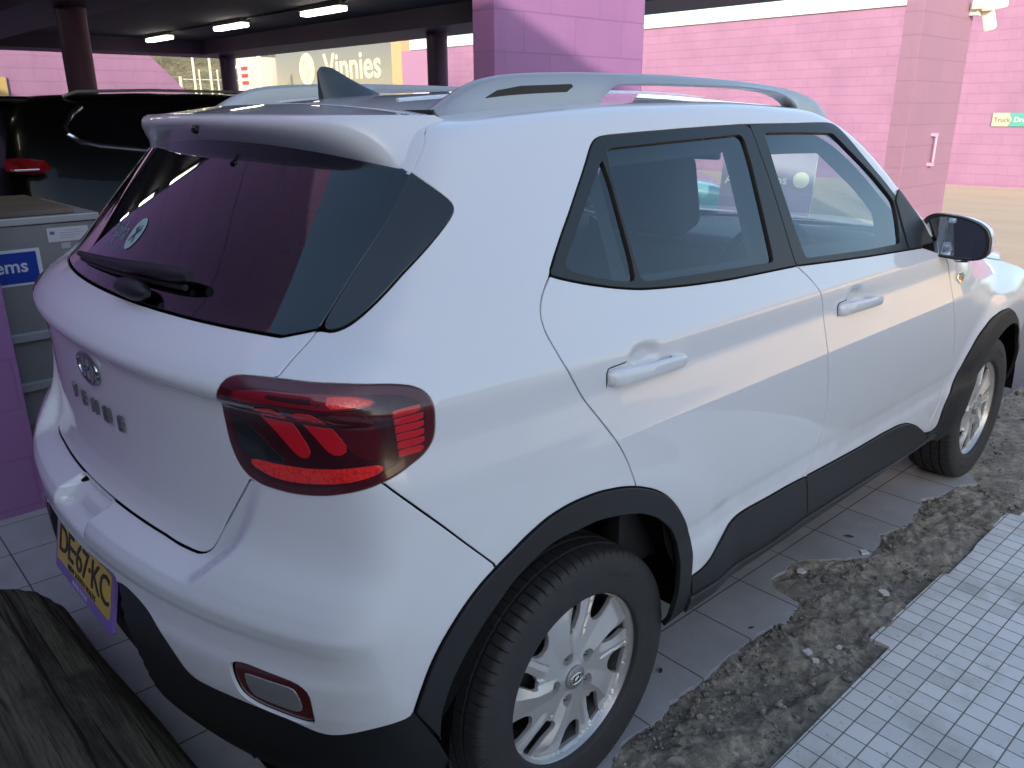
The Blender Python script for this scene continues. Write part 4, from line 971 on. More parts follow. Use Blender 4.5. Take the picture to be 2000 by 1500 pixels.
def mosaic_mat():
    m = mat('white_mosaic_tile', (.6, .6, .6), rough=.38, spec=.45); t = NT(m)
    p = t.pos('Object', rot=.0116, loc=(-1.1202, -.7538, 0)); x, y, z = t.xyz(p)
    g, cell = t.grid(x, y, .06024, .06024, .0036)
    w = t.white(cell); big = t.noise(t.pos(), 3.5, 6., .65); fine = t.noise(t.pos(), 45., 5., .65)
    c = t.mix(w, (.56, .555, .54), (.68, .67, .65)); w2 = t.white(t.comb(t.math('ADD', t.xyz(cell)[0], 37.), t.xyz(cell)[1], 5.)); c = t.mix(t.math('MULTIPLY', t.math('GREATER_THAN', w2, .94), .45), c, (.36, .34, .31)); c = t.mix(t.ramp(big, (.50, (0, 0, 0)), (.75, (.75, .75, .75))), c, (.30, .285, .25))
    c = t.mix(t.ramp(fine, (.62, (0, 0, 0)), (.74, (.75, .75, .75))), c, (.10, .10, .10))
    gn = t.noise(t.pos(), 30.); gc = t.mix(gn, (.10, .095, .085), (.22, .205, .18)); c = t.mix(g, c, gc)
    t.l.new(c, t.b.inputs['Base Color']); t.l.new(t.bump(t.math('SUBTRACT', t.math('MULTIPLY', fine, .1), g), .7, .002), t.b.inputs['Normal'])
    t.l.new(t.math('MAXIMUM', t.math('MULTIPLY', g, .9), t.ramp(big, (.3, (.28, .28, .28)), (.8, (.6, .6, .6)))), t.b.inputs['Roughness']); return m
def dirt_mat():
    m = mat('broken_mortar_dirt', (.2, .18, .15), rough=.95, spec=.15); t = NT(m); p = t.pos()
    a = t.noise(p, 5.5, 8., .65); b = t.noise(p, 22., 8., .7); f = t.noise(p, 160., 4., .7)
    c = t.ramp(a, (.30, (.27, .25, .22)), (.46, (.41, .37, .31)), (.60, (.50, .45, .36)), (.72, (.60, .57, .52)))
    c = t.mix(t.ramp(b, (.42, (.6, .6, .6)), (.62, (0, 0, 0))), c, (.16, .145, .12)); c = t.mix(t.ramp(f, (.60, (0, 0, 0)), (.75, (.7, .7, .7))), c, (.36, .35, .33))
    t.l.new(c, t.b.inputs['Base Color']); n1 = t.bump(b, 1., .025); t.l.new(t.bump(f, 1., .006, n1), t.b.inputs['Normal']); return m
def asphalt_mat():
    m = mat('worn_asphalt_yard', (.1, .1, .1), rough=.9, spec=.2); t = NT(m); p = t.pos()
    s = t.noise(t.pos(scale=(.55, 2.0, 1)), .8, 6., .6); f = t.noise(p, 120., 4., .7); k = t.noise(t.pos(scale=(1, 2.2, 1)), 3.2, 7., .65)
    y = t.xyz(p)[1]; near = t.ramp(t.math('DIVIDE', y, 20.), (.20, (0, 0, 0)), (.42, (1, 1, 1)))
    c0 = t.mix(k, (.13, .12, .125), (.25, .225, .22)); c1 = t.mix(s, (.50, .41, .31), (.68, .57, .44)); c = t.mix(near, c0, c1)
    c = t.mix(t.math('MULTIPLY', f, .35), c, (.07, .065, .06)); t.l.new(c, t.b.inputs['Base Color'])
    n1 = t.bump(k, .6, .02); t.l.new(t.bump(f, .7, .004, n1), t.b.inputs['Normal']); return m
def block_mat(name, axis, base, dark, y0=2.28, z0=0., wear=.25, joint=.007, jd=.35):
    """painted concrete blocks, 400 x 200 mm, running bond"""
    m = mat(name, base, rough=.62, spec=.35); t = NT(m); p = t.pos(); x, y, z = t.xyz(p)
    u = t.math('SUBTRACT', y if axis == 'y' else x, y0); v = t.math('SUBTRACT', z, z0)
    g, cell = t.grid(u, v, .4, .2, joint, brick=True); w = t.white(cell)
    n = t.noise(p, 1.4, 6., .6); f = t.noise(p, 180., 4., .7); st = t.noise(t.pos(scale=(3, 3, .5)), 2., 6., .65)
    c = t.mix(t.math('MULTIPLY', w, .5), base, tuple(a*.90 for a in base)); c = t.mix(t.ramp(n, (.40, (0, 0, 0)), (.75, (wear, wear, wear))), c, dark)
    c = t.mix(t.ramp(st, (.58, (0, 0, 0)), (.80, (.35, .35, .35))), c, tuple(a*.7 for a in dark)); c = t.mix(t.math('MULTIPLY', g, jd), c, dark)
    t.l.new(c, t.b.inputs['Base Color']); n1 = t.bump(t.math('SUBTRACT', 1., g), .8, .006); t.l.new(t.bump(f, .45, .003, n1), t.b.inputs['Normal']); return m
PUR = (.29, .145, .325); PURD = (.17, .08, .21)
M_PUR = mat('purple_paint', PUR, rough=.55)
PINK = (.30, .165, .285); PINKD = (.215, .12, .215)
# ground sheets
def sheet(name, x0, x1, y0, y1, z, m):
    o = finish(name, [(x0, y0, z), (x1, y0, z), (x1, y1, z), (x0, y1, z)], [(0, 1, 2, 3)], m); o['kind'] = 'structure'; return o
sheet('ground', -300, 300, -300, 300, -.045, asphalt_mat())
# tiled floor slab with its broken edge
rnd = random.Random(3)
edge = [(.86, -3.), (.857, -.2), (.853, .096), (.82, .183), (.824, .251), (.833, .315), (.815, .395), (.819, .519), (.818, .597), (.815, .694), (.813, .78), (.822, .882), (.845, .95), (.828, 1.067), (.755, 1.085), (.700, 1.100), (.684, 1.16), (.690, 1.225), (.682, 1.28), (.70, 1.325), (.76, 1.40), (.80, 1.45),
        (.855, 1.51), (.84, 1.619), (.812, 1.70), (.83, 1.78), (.855, 1.829), (.835, 1.95), (.819, 2.067), (.80, 2.12), (.846, 2.20), (.846, 2.263), (.862, 2.363), (.90, 2.44), (.86, 2.50), (.82, 2.54), (.70, 2.60), (.2, 2.66), (-2., 2.66), (-12., 2.68)]
pts = []
for a, b in zip(edge[:-1], edge[1:]):
    L_ = math.hypot(b[0]-a[0], b[1]-a[1]); n = max(1, int(L_/.018)) if L_ < 1.0 else 1
    for k in range(n):
        t_ = k/n; j = .0045 if L_ < 1. else 0; pts.append((a[0]+(b[0]-a[0])*t_ + rnd.uniform(-j, j), a[1]+(b[1]-a[1])*t_ + rnd.uniform(-j, j)))
pts += [(-12., 2.68), (-12., -3.)]
s_ = MB(); s_.prism(pts, (0, 0, -.014), (1, 0, 0), (0, 1, 0), (0, 0, 1), .014); fl_ = s_.build('tiled_floor', tile_mat()); fl_['kind'] = 'structure'
mp = [(1.121, -3), (1.121, 1.056), (1.060, 1.058), (1.061, 1.115), (1.066, 1.17), (1.073, 1.588), (1.09, 1.60), (1.090, 1.829), (1.083, 1.90), (1.083, 2.067), (1.070, 2.12), (1.075, 2.178), (1.083, 2.235), (1.12, 2.24), (1.123, 2.29), (1.30, 2.30), (1.5, 2.36), (3.4, 2.36), (3.4, -3)]
s_ = MB(); s_.prism(mp[::-1], (0, 0, -.014), (1, 0, 0), (0, 1, 0), (0, 0, 1), .014); mo = s_.build('mosaic_paving', mosaic_mat()); mo['kind'] = 'structure'
# dirt strip: displaced sheet
def vnoise(X, Y, seed, octs=5, f=6., g=.5):
    r = np.random.RandomState(seed); out = 0; a = 1.
    for o_ in range(octs):
        T = r.rand(64, 64); x = X*f + o_*13.7; y = Y*f + o_*7.1; xi = np.floor(x).astype(int); yi = np.floor(y).astype(int); fx = x-xi; fy = y-yi
        fx = fx*fx*(3-2*fx); fy = fy*fy*(3-2*fy); q = lambda i, j: T[(xi+i) % 64, (yi+j) % 64]
        out = out + a*((q(0, 0)*(1-fx)+q(1, 0)*fx)*(1-fy) + (q(0, 1)*(1-fx)+q(1, 1)*fx)*fy - .5); a *= g; f *= 2.03
    return out
def dirt():
    xs = np.arange(.60, 1.36, .0058); ys = np.concatenate([np.arange(-.35, 3.2, .0062), np.arange(3.2, 5.0, .03)]); X, Y = np.meshgrid(xs, ys)
    Z = -.017 + .032*vnoise(X, Y, 1, 5, 6., .58) + .030*np.maximum(vnoise(X, Y, 2, 4, 10.), 0) + .012*np.maximum(vnoise(X, Y, 14, 3, 26.), -.1) + .009*vnoise(X, Y, 4, 3, 48.)
    d = np.clip((X-.80)/.05, 0, 1)*np.clip((1.10-X)/.04, 0, 1)*np.clip((2.5-Y)/.1, 0, 1)
    Z = Z + .004*d
    far = np.clip((Y-2.3)/.3, 0, 1); Z = Z*(1-far) + (-.014 + .014*vnoise(X, Y, 6, 5, 5.))*far
    fade = np.clip((Y-3.2)/1.6, 0, 1); Z = Z*(1-fade) - .050*fade
    cap = np.where((X < .80) | ((X > 1.08) & (Y < 2.3)), -.010, .006); cap = np.where((X < .86) & (X >= .80) & (Y < 2.5), -.002, cap); cap = np.where(X < .70, np.where((Y > 1.05) & (Y < 1.4), -.006, -.012), cap)
    cap = np.where((X < .82) & (Y > 1.1) & (Y < 1.5), -.002, cap); Z = np.minimum(Z, cap)
    n, m_ = X.shape; idx = np.arange(n*m_).reshape(n, m_)
    Fc = np.stack([idx[:-1, :-1], idx[:-1, 1:], idx[1:, 1:], idx[1:, :-1]], -1).reshape(-1, 4)
    V = np.stack([X, Y, Z], -1).reshape(-1, 3)
    o = finish('broken_ground', V, Fc, dirt_mat(), smooth=True); o['kind'] = 'structure'; return o
dirt()
wide = MB()
xs = np.arange(-2.2, 4.2, .05); ys = np.arange(2.62, 8., .05); X, Y = np.meshgrid(xs, ys); Z = -.030 + .018*vnoise(X, Y, 9, 5, 3.) ; Z = Z*(1-np.clip((Y-6)/2, 0, 1)) - .05*np.clip((Y-6)/2, 0, 1)
Z = np.where((X > .6) & (X < 1.36) & (Y < 4.), Z-.03, Z)
idx = np.arange(X.size).reshape(X.shape)
o_ = finish('rough_yard', np.stack([X, Y, Z], -1).reshape(-1, 3), np.stack([idx[:-1, :-1], idx[:-1, 1:], idx[1:, 1:], idx[1:, :-1]], -1).reshape(-1, 4), asphalt_mat(), smooth=True); o_['kind'] = 'structure'
# loose stones and crumbs: beyond counting
def stones():
    m = MB(); r = random.Random(11); ico = bmesh.new(); bmesh.ops.create_icosphere(ico, subdivisions=1, radius=1); ico.verts.index_update()
    V0 = [v.co.copy() for v in ico.verts]; F0 = [[v.index for v in f.verts] for f in ico.faces]; ico.free()
    for k in range(4200):
        y = r.uniform(-.2, 4.2); x = r.uniform(.835, 1.10) if y < 2.4 else r.uniform(.5, 1.6)
        if 1.1 < y < 1.5 and r.random() < .5: x = r.uniform(.71, .85)
        if r.random() < .25 and y < 2.4: x = r.gauss(.845, .02)
        s = r.uniform(.0016, .0052) * (2.6 if r.random() < .10 else 1) * (1.3 if y > 2.4 else 1)
        z = -.014 + .4*s if y < 2.4 else -.012
        if .83 < x < .88 and y < 2.4: z = -.004
        q = Vector((r.uniform(.6, 1.3), r.uniform(.6, 1.3), r.uniform(.45, .9))); a = r.uniform(0, 6.28)
        m.add([(x + s*(v.x*q.x*math.cos(a) - v.y*q.y*math.sin(a))*r.uniform(.85, 1.1), y + s*(v.x*q.x*math.sin(a) + v.y*q.y*math.cos(a)), z + s*v.z*q.z*r.uniform(.85, 1.1)) for v in V0], F0)
    mt = mat('loose_stone', (.2, .19, .17), rough=.9); t = NT(mt); n = t.noise(t.pos(), 35., 3.); t.l.new(t.ramp(n, (.35, (.07, .065, .06)), (.55, (.20, .18, .15)), (.70, (.36, .35, .33))), t.b.inputs['Base Color'])
    o = m.build('loose_gravel', mt); o['kind'] = 'stuff'; o['label'] = 'loose stones and mortar crumbs along the broken strip between the floors'
stones()
def chip(x, y, r_, label, seed, z=.004, m=None, cat='tile shard', name='tile_shard'):
    r = random.Random(seed); n = r.randint(4, 6); p = [(x + r_*r.uniform(.6, 1.1)*math.cos(6.283*k/n + seed), y + r_*r.uniform(.6, 1.1)*math.sin(6.283*k/n + seed)) for k in range(n)]
    b = MB(); b.prism(p, (0, 0, z), (1, 0, 0), (0, 1, 0), Vector((r.uniform(-.25, .25), r.uniform(-.25, .25), 1)).normalized(), .006)
    return tag(b.build(name, m or M_CHIP), label, cat, 'broken white tile shards on the dirt')
M_CHIP = mat('white_tile_chip', (.58, .57, .54), rough=.5)
for k, (u, v, r_, lb) in enumerate([(.962, .862, .020, 'largest white tile shard lying on the dirt beside the mosaic corner'),
        (.999, .842, .015, 'triangular white tile shard on the dirt nearest the mosaic edge'), (1.018, .95, .011, 'small white tile shard on the dirt just behind the mosaic step'),
        (.935, .815, .007, 'tiny white tile crumb on the dirt left of the triangular shard'), (.985, 1.335, .020, 'white tile shard lying on the dirt farther along the mosaic edge'),
        (.735, 1.245, .020, 'beige tile shard in the dirt bay cut into the grey tiles'), (.828, 1.53, .022, 'white tile shard leaning on the broken tile edge past the dirt bay')]):
    chip(u, v, r_, lb, k+2, z=-.006 if u > .86 else .001)
# weathered log behind the bumper
def log():
    V = []; Fc = []; n = 96; m_ = 150; r = np.random.RandomState(5); x0, x1 = -.63, 1.30
    for i in range(m_):
        t_ = i/(m_-1); x = x0 + (x1-x0)*t_; e = min(1, (t_*(m_-1)+.6)/7); e2 = math.sqrt(max(0, 1-(1-e)**2))
        for k in range(n):
            a = 2*math.pi*k/n; w_ = float(vnoise(np.array([x*.6]), np.array([a*1.1 if a < math.pi else (2*math.pi-a)*1.1]), 21, 4, 2.2))
            gr = float(vnoise(np.array([x*.35]), np.array([a*14 if a < math.pi else (2*math.pi-a)*14]), 22, 2, 1.4))
            rr = (.205 + .016*w_ + .0045*gr)*(.80 + .20*e2)
            V.append((x, -.885 + .02*math.sin(x*2) + rr*1.08*math.cos(a), .045 + rr*math.sin(a)))
    for i in range(m_-1):
        for k in range(n): Fc.append((i*n+k, (i+1)*n+k, (i+1)*n+(k+1) % n, i*n+(k+1) % n))
    Fc += [tuple(range(n)), tuple((m_-1)*n+k for k in range(n))[::-1]]
    m = mat('weathered_timber', (.12, .11, .09), rough=.85, spec=.2); t = NT(m)
    g = t.noise(t.pos(scale=(1.1, 15, 15)), 2.6, 7., .6, .5); f = t.noise(t.pos(scale=(4, 80, 80)), 2., 5., .65); bl = t.noise(t.pos(scale=(1, 1.4, 1.4)), 3.2, 6., .65, .8)
    v = t.node('ShaderNodeTexVoronoi', feature='F1'); v.inputs['Scale'].default_value = 3.6; t.l.new(t.pos(scale=(.9, 1.4, 1.4)), v.inputs['Vector'])
    kn = t.math('SINE', t.math('MULTIPLY', v.outputs['Distance'], 95.)); kmask = t.ramp(v.outputs['Distance'], (.05, (1, 1, 1)), (.17, (0, 0, 0)))
    c = t.ramp(g, (.28, (.035, .029, .020)), (.46, (.085, .075, .050)), (.66, (.135, .125, .085))); c = t.mix(t.ramp(f, (.50, (0, 0, 0)), (.66, (.8, .8, .8))), c, (.03, .026, .018))
    c = t.mix(t.ramp(bl, (.50, (0, 0, 0)), (.68, (.75, .75, .75))), c, (.032, .026, .022)); c = t.mix(t.math('MULTIPLY', kmask, t.math('MULTIPLY_ADD', kn, .35, .5)), c, (.030, .026, .020))
    cr = t.noise(t.pos(scale=(.7, 34, 34)), 1.6, 4., .5, .35); cm = t.ramp(cr, (.36, (1, 1, 1)), (.41, (0, 0, 0))); c = t.mix(cm, c, (.018, .015, .012))
    t.l.new(c, t.b.inputs['Base Color']); h = t.math('ADD', t.math('MULTIPLY', g, .8), t.math('MULTIPLY', f, -.9)); h = t.math('ADD', h, t.math('MULTIPLY', t.math('MULTIPLY', kmask, kn), .25))
    t.l.new(t.bump(h, .9, .006), t.b.inputs['Normal'])
    return tag(finish('timber_log', V, Fc, m, smooth=True), 'thick weathered timber log with dark knots lying on the tiles under the rear bumper', 'log')
log()
# block piers that carry the carport
def pier(x0, x1, y0, y1, h, label, z0=0.):
    b = MB(); b.box((x0, y0, -.02), (x1, y1, h), .004)
    o = b.build('block_pier', block_mat('purple_blocks', 'y', PUR, PURD, z0=z0))
    return tag(o, label, 'pier', 'purple block piers along the open side of the carport')
pier(-1.80, -1.60, -3.2, -.50, 2.443, 'dark purple painted block pier standing beside the rear bumper at the left edge', .03)
pier(-1.67, -1.50, 1.87, 3.09, 3.0, 'purple block pier rising behind the car roof, with a diagonal shadow edge across it')
def pier2():
    b = MB(); b.box((-1.67, 7.18, -.05), (-1.50, 8.41, 3.6), .004)
    o = b.build('block_pier', block_mat('faded_pink_blocks', 'y', (.285, .165, .255), (.24, .14, .215), y0=7.2, z0=-.04))
    tag(o, 'faded pink block pier with a pipe handle and a security camera, right of the windscreen', 'pier', 'purple block piers along the open side of the carport')
    h = MB(); h.tube([(-1.47, 7.82, .97), (-1.455, 7.82, .99), (-1.455, 7.82, 1.24), (-1.47, 7.82, 1.26)], .010, 8); h.box((-1.50, 7.79, .955), (-1.45, 7.85, .985)); h.box((-1.50, 7.79, 1.245), (-1.45, 7.85, 1.275))
    tag(h.build('pipe_handle', mat('pink_painted_pipe', (.60, .32, .50), rough=.5), smooth=True), 'short upright pipe handle bolted to the faded pink pier', 'handle')
pier2()
M_CAMW = mat('cream_plastic', (.78, .74, .62), rough=.45)
sc = thing('security_camera', 'cream security camera with two heads at the top of the faded pink pier', 'camera', (-1.46, 8.35, 2.45))
b = MB(); b.box((-.04, -.07, -.06), (.04, .07, .06), .01); b.build('bracket', M_CAMW, sc)
b = MB(); b.box((.05, -.05, -.02), (.16, .42, .09), .02); b.tube([(.03, 0, 0), (.10, .06, .03)], .02); o = b.build('camera_head', M_CAMW, sc); o.rotation_euler = (R_(8), 0, 0)
b = MB(); b.box((.03, .02, -.24), (.13, .12, -.03), .02); o = b.build('camera_head', M_CAMW, sc); o.rotation_euler = (R_(20), R_(-10), 0)
b = MB(); b.box((.0, -.14, -.01), (.09, -.02, .08), .015); b.build('sensor', M_CAMW, sc)
# carport roof: slab, beams, round columns, strip lights
def soffit_mat():
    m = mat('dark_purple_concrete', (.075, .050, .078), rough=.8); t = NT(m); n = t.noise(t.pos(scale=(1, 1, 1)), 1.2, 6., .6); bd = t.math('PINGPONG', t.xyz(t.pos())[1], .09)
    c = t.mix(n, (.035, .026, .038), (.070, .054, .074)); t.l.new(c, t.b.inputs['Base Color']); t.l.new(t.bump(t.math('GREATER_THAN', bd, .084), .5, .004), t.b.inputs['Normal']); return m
M_SOF = soffit_mat()
roof_c = thing('carport_roof', 'flat dark concrete carport roof with deep purple beams over the black car', 'carport roof', (0, 0, 0))
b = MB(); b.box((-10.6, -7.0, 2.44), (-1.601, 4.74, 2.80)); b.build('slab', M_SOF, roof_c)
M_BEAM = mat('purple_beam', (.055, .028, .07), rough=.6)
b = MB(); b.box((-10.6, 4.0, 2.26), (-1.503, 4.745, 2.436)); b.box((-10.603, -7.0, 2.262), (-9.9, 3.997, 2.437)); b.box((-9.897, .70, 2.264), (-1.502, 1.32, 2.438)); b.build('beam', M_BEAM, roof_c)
b = MB(); b.box((-1.80, -7.0, 2.445), (-1.598, 1.2, 3.50)); b.build('parapet_wall', block_mat('parapet_blocks', 'y', PUR, PURD, z0=.03), roof_c)
def column(x, y, r, label):
    b = MB(); b.lathe([(r, -.02), (r, 2.20), (r*1.04, 2.20), (r*1.04, 2.262)], 40, 'z', (x, y, 0))
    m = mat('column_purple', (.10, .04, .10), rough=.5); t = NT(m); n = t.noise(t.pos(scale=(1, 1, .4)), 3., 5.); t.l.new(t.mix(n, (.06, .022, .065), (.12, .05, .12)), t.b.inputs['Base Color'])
    return tag(b.build('round_column', m, smooth=True), label, 'column', 'round purple columns under the carport')
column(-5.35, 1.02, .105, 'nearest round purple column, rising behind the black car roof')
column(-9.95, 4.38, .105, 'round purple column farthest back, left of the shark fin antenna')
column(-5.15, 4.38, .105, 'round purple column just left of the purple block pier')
M_LITE = mat('strip_light_diffuser', (.8, .8, .75), rough=.4); M_LITE.node_tree.nodes['Principled BSDF'].inputs['Emission Color'].default_value = (1., .96, .82, 1); M_LITE.node_tree.nodes['Principled BSDF'].inputs['Emission Strength'].default_value = 4.0
lab = ['leftmost lit strip light on the carport ceiling', 'middle lit strip light on the carport ceiling', 'lit strip light cut by the top edge of the picture', 'lit strip light on the ceiling seen only in the rear window', 'lit strip light over the back of the grey bin', 'lit strip light nearest the rear bumper, seen in the glass']
for k, (x, y) in enumerate([(-9.15, 3.15), (-7.15, 3.15), (-5.25, 3.15), (-6.2, -.6), (-4.4, -.6), (-2.9, -.6)]):
    e = thing('strip_light', lab[k], 'light', (x, y, 2.44), 'strip lights on the carport ceiling')
    b = MB(); b.box((-.36, -.055, -.045), (.36, .055, -.002), .006); b.build('housing', mat('light_housing', (.35, .36, .33), rough=.5), e)
    b = MB(); b.box((-.34, -.045, -.085), (.34, .045, -.047), .012); b.build('diffuser', M_LITE, e)
b = MB(); b.tube([(-9.6, 3.15, 2.43), (-1.6, 3.15, 2.43)], .012, 6); tag(b.build('conduit', mat('conduit_grey', (.08, .07, .08), rough=.6)), 'dark conduit running along the ceiling between the strip lights', 'conduit')
# walls beyond
def pinkwall(name, pts, o, u, d, label, axis='x', base=PINK, darkc=PINKD):
    b = MB(); b.prism(pts, o, u, (0, 0, 1), Vector(u).cross(Vector((0, 0, 1))), d)
    return tag(b.build(name, block_mat(name + '_paint', axis, base, darkc, y0=.1, joint=.012, jd=.15, wear=.6)), label, 'wall')
bw = pinkwall('boundary_wall', [(-24, -.06), (.5, -.06), (.5, 3.60), (-24, 3.60)], (0, 18.4, 0), (1, 0, 0), .4, 'long bright pink block wall at the back of the yard with a pale cap')
b = MB(); b.box((-24, 17.94, 3.603), (.5, 18.45, 3.85)); tag(b.build('wall_cap', mat('pale_cap', (.62, .70, .72), rough=.6)), 'pale blue-white metal cap along the top of the long pink wall', 'wall cap')
pinkwall('gable_wall', [(-6, -.06), (6.4, -.06), (6.4, 1.80), (5.45, 1.84), (4.78, 2.52), (4.2, 3.1), (-6, 3.1)], (-14.4, 0, 0), (0, 1, 0), .4, 'sunlit pink wall with a sloping end seen under the carport at far left', 'y')
b = MB(); b.box((-13.99, 2.0, .9), (-13.96, 2.47, 2.06)); tag(b.build('yellow_doorway', mat('ochre_door', (.40, .30, .12), rough=.6)), 'narrow ochre door in the pink wall at the left edge', 'door')
# charity mural on a pale wall, truck tail and orange frame
mw = thing('mural_wall', 'pale grey wall with large cream lettering and a round emblem behind the antenna', 'mural wall', (0, 0, 0))
b = MB(); b.box((-26.6, 14.0, -.05), (-19.5, 14.3, 3.75)); mm = mat('mural_grey', (.30, .33, .33), rough=.7); t = NT(mm); n = t.noise(t.pos(), .7, 5.); z = t.xyz(t.pos())[2]
c = t.mix(t.ramp(t.math('DIVIDE', z, 4.), (.62, (0, 0, 0)), (.86, (1, 1, 1))), (.22, .22, .18), (.14, .165, .18)); t.l.new(t.mix(t.math('MULTIPLY', n, .3), c, (.26, .26, .23)), t.b.inputs['Base Color']); b.build('wall', mm, mw)
b = MB(); b.box((-19.497, 13.99, -.05), (-19.0, 14.3, 3.75)); b.build('orange_panel', mat('orange_panel', (.42, .30, .17), rough=.6), mw)
b = MB(); b.box((-18.99, 14.0, -.05), (-17.2, 14.3, 3.15)); b.build('pink_panel', mat('pink_panel', PINK, rough=.6), mw)
M_CREAM = mat('cream_lettering', (.50, .48, .38), rough=.6)
text('mural_lettering', "Vinnies", 1.14, (-23.35, 13.985, 2.50), (1, 0, 0), (0, 0, 1), M_CREAM, mw, depth=.005, bold=.022)
b = MB(); b.prism([(.50*math.cos(a), .52*math.sin(a)) for a in np.linspace(0, 2*np.pi, 40, endpoint=False)], (-24.45, 13.99, 2.86), (1, 0, 0), (0, 0, 1), (0, -1, 0), .01); b.build('mural_emblem', M_CREAM, mw)
b = MB()
for dx, dz, a0 in ((-.12, .12, .4), (.14, .05, 2.2), (-.02, -.16, 4.4)): b.tube([(-24.45 + dx + .13*math.cos(a0 + q), 13.97, 2.86 + dz + .13*math.sin(a0 + q)) for q in np.linspace(0, 3.6, 12)], .018, 6)
b.build('emblem_lines', mat('mural_line', (.35, .33, .25), rough=.7), mw)
tk = thing('parked_truck', 'tail end of a white truck with red and white stripes left of the mural', 'truck', (-27.2, 13.6, 0))
b = MB(); b.box((-.45, -.6, .6), (.40, 3.0, 3.35), .02); b.build('body', mat('truck_white', (.45, .45, .44), rough=.5), tk)
for k in range(3): b = MB(); b.box((-.1, -.612, 2.42 + .24*k), (.39, -.60, 2.54 + .24*k)); b.build('stripe', mat('stripe_red', (.5, .04, .04), rough=.5), tk)
for yy in (-.1, 2.4): MB().lathe([(0, -.12), (.30, -.12), (.42, -.10), (.42, .10), (.30, .12), (0, .12)], 24, 'x', (0, yy, .40)).build('wheel', M_TYRE, tk, smooth=True)
# fence posts and lamp poles of the yard, scrubby hill behind
M_POST = mat('cream_steel_post', (.66, .62, .46), rough=.5)
posts = [(9.86, 3.5, .035), (10.38, 3.6, .035), (10.02, 2.74, .022), (10.60, 2.75, .022), (11.02, 3.5, .03), (9.42, 2.52, .045), (11.12, 3.5, .03), (11.71, 3.4, .03), (12.03, 3.5, .07)]
plab = ['tall cream post directly right of the sloping wall end', 'second tall cream post from the sloping wall end', 'short thin post between the two tall cream posts', 'short thin post right of the second tall cream post', 'cream post just left of the far round column', 'stubby thick cream post nearest the sloping wall', 'slim cream post tucked against the far round column', 'slim cream post just right of the far round column', 'thickest cream post left of the truck']
for (y, h, r), lb in zip(posts, plab):
    b = MB(); b.tube([(-24, y, -.05), (-24, y, h)], r, 8); tag(b.build('yard_post', M_POST, smooth=True), lb, 'post', 'cream posts in the yard beyond the carport')
b = MB()
for z in (2.45, 1.9): b.tube([(-24.03, 9.4, z), (-24.03, 12.0, z)], .012, 5)
for y0_ in (11.1, 11.7): b.tube([(-24.03, y0_, 2.5), (-24.03, y0_+.35, 3.3)], .02, 5)
tag(b.build('fence_rail', M_POST), 'thin cream rails and braces joining the yard posts', 'fence')
def hill():
    xs = np.linspace(-190, -40, 60); ys = np.linspace(-40, 120, 90); X, Y = np.meshgrid(xs, ys); Z = -.1 + np.clip((-40-X)/60, 0, 1)**.8*(9. + 4*vnoise(X, Y, 31, 4, .03)) + 1.0*vnoise(X, Y, 32, 3, .2)*np.clip((-44-X)/10, 0, 1)
    idx = np.arange(X.size).reshape(X.shape); m = mat('dry_scrub', (.1, .1, .05), rough=.95); t = NT(m); n = t.noise(t.pos(), .35, 7., .7); n2 = t.noise(t.pos(), 3., 5., .7)
    c = t.ramp(n, (.35, (.09, .09, .045)), (.52, (.22, .19, .10)), (.68, (.36, .30, .17))); c = t.mix(t.ramp(n2, (.45, (.7, .7, .7)), (.6, (0, 0, 0))), c, (.05, .05, .028)); t.l.new(c, t.b.inputs['Base Color'])
    o = finish('hill', np.stack([X, Y, Z], -1).reshape(-1, 3), np.stack([idx[:-1, :-1], idx[:-1, 1:], idx[1:, 1:], idx[1:, :-1]], -1).reshape(-1, 4), m, smooth=True); o['kind'] = 'structure'
hill()
# shrubs on the hill as one scrub mass
def scrub():
    r = random.Random(8); m = MB()
    for k in range(900):
        x = r.uniform(-110, -48); y = r.uniform(12, 75); h = r.uniform(.6, 1.7); zb = max(0, min(1, (-40-x)/60))**.8*9. - .6
        for q in range(34):
            a = r.uniform(0, 6.28); e = r.uniform(.15, 1); c = Vector((x + h*e*math.cos(a)*.8, y + h*e*math.sin(a)*.8, zb + h*r.uniform(.1, 1.3))); s = r.uniform(.05, .16)
            d1 = Vector((r.gauss(0, 1), r.gauss(0, 1), r.gauss(0, 1))).normalized()*s; d2 = Vector((r.gauss(0, 1), r.gauss(0, 1), r.gauss(0, 1))).normalized()*s
            m.add([c, c+d1, c+d1+d2, c+d2], [(0, 1, 2, 3)])
    o = finish('hill_scrub', m.v, m.f, mat('scrub_leaf', (.10, .10, .045), rough=.9)); o['kind'] = 'stuff'; o['label'] = 'dry olive scrub covering the hill beyond the fence'
scrub()
# sign on the far wall
sg_ = thing('direction_sign', 'teal and cream sign reading Truck Drop on the far pink wall', 'sign', (-4.15, 17.985, 1.29))
b = MB(); b.box((0, -.015, -.13), (1.6, .0, .13)); b.build('teal_board', mat('teal_board', (.08, .32, .29), rough=.5), sg_)
b = MB(); b.prism([(0, -.13), (.30, -.13), (.36, 0), (.30, .13), (0, .13)], (0, -.016, 0), (1, 0, 0), (0, 0, 1), (0, -1, 0), .004); b.build('cream_arrow', mat('sign_cream', (.42, .40, .32), rough=.6), sg_)
text('sign_lettering', 'Truck', .125, (.03, -.023, -.045), (1, 0, 0), (0, 0, 1), mat('sign_brown', (.10, .05, .045), rough=.6), sg_, depth=.001)
text('sign_lettering', 'Drop', .135, (.40, -.023, -.045), (1, 0, 0), (0, 0, 1), mat('sign_white', (.55, .55, .52), rough=.6), sg_, depth=.001, bold=.002)
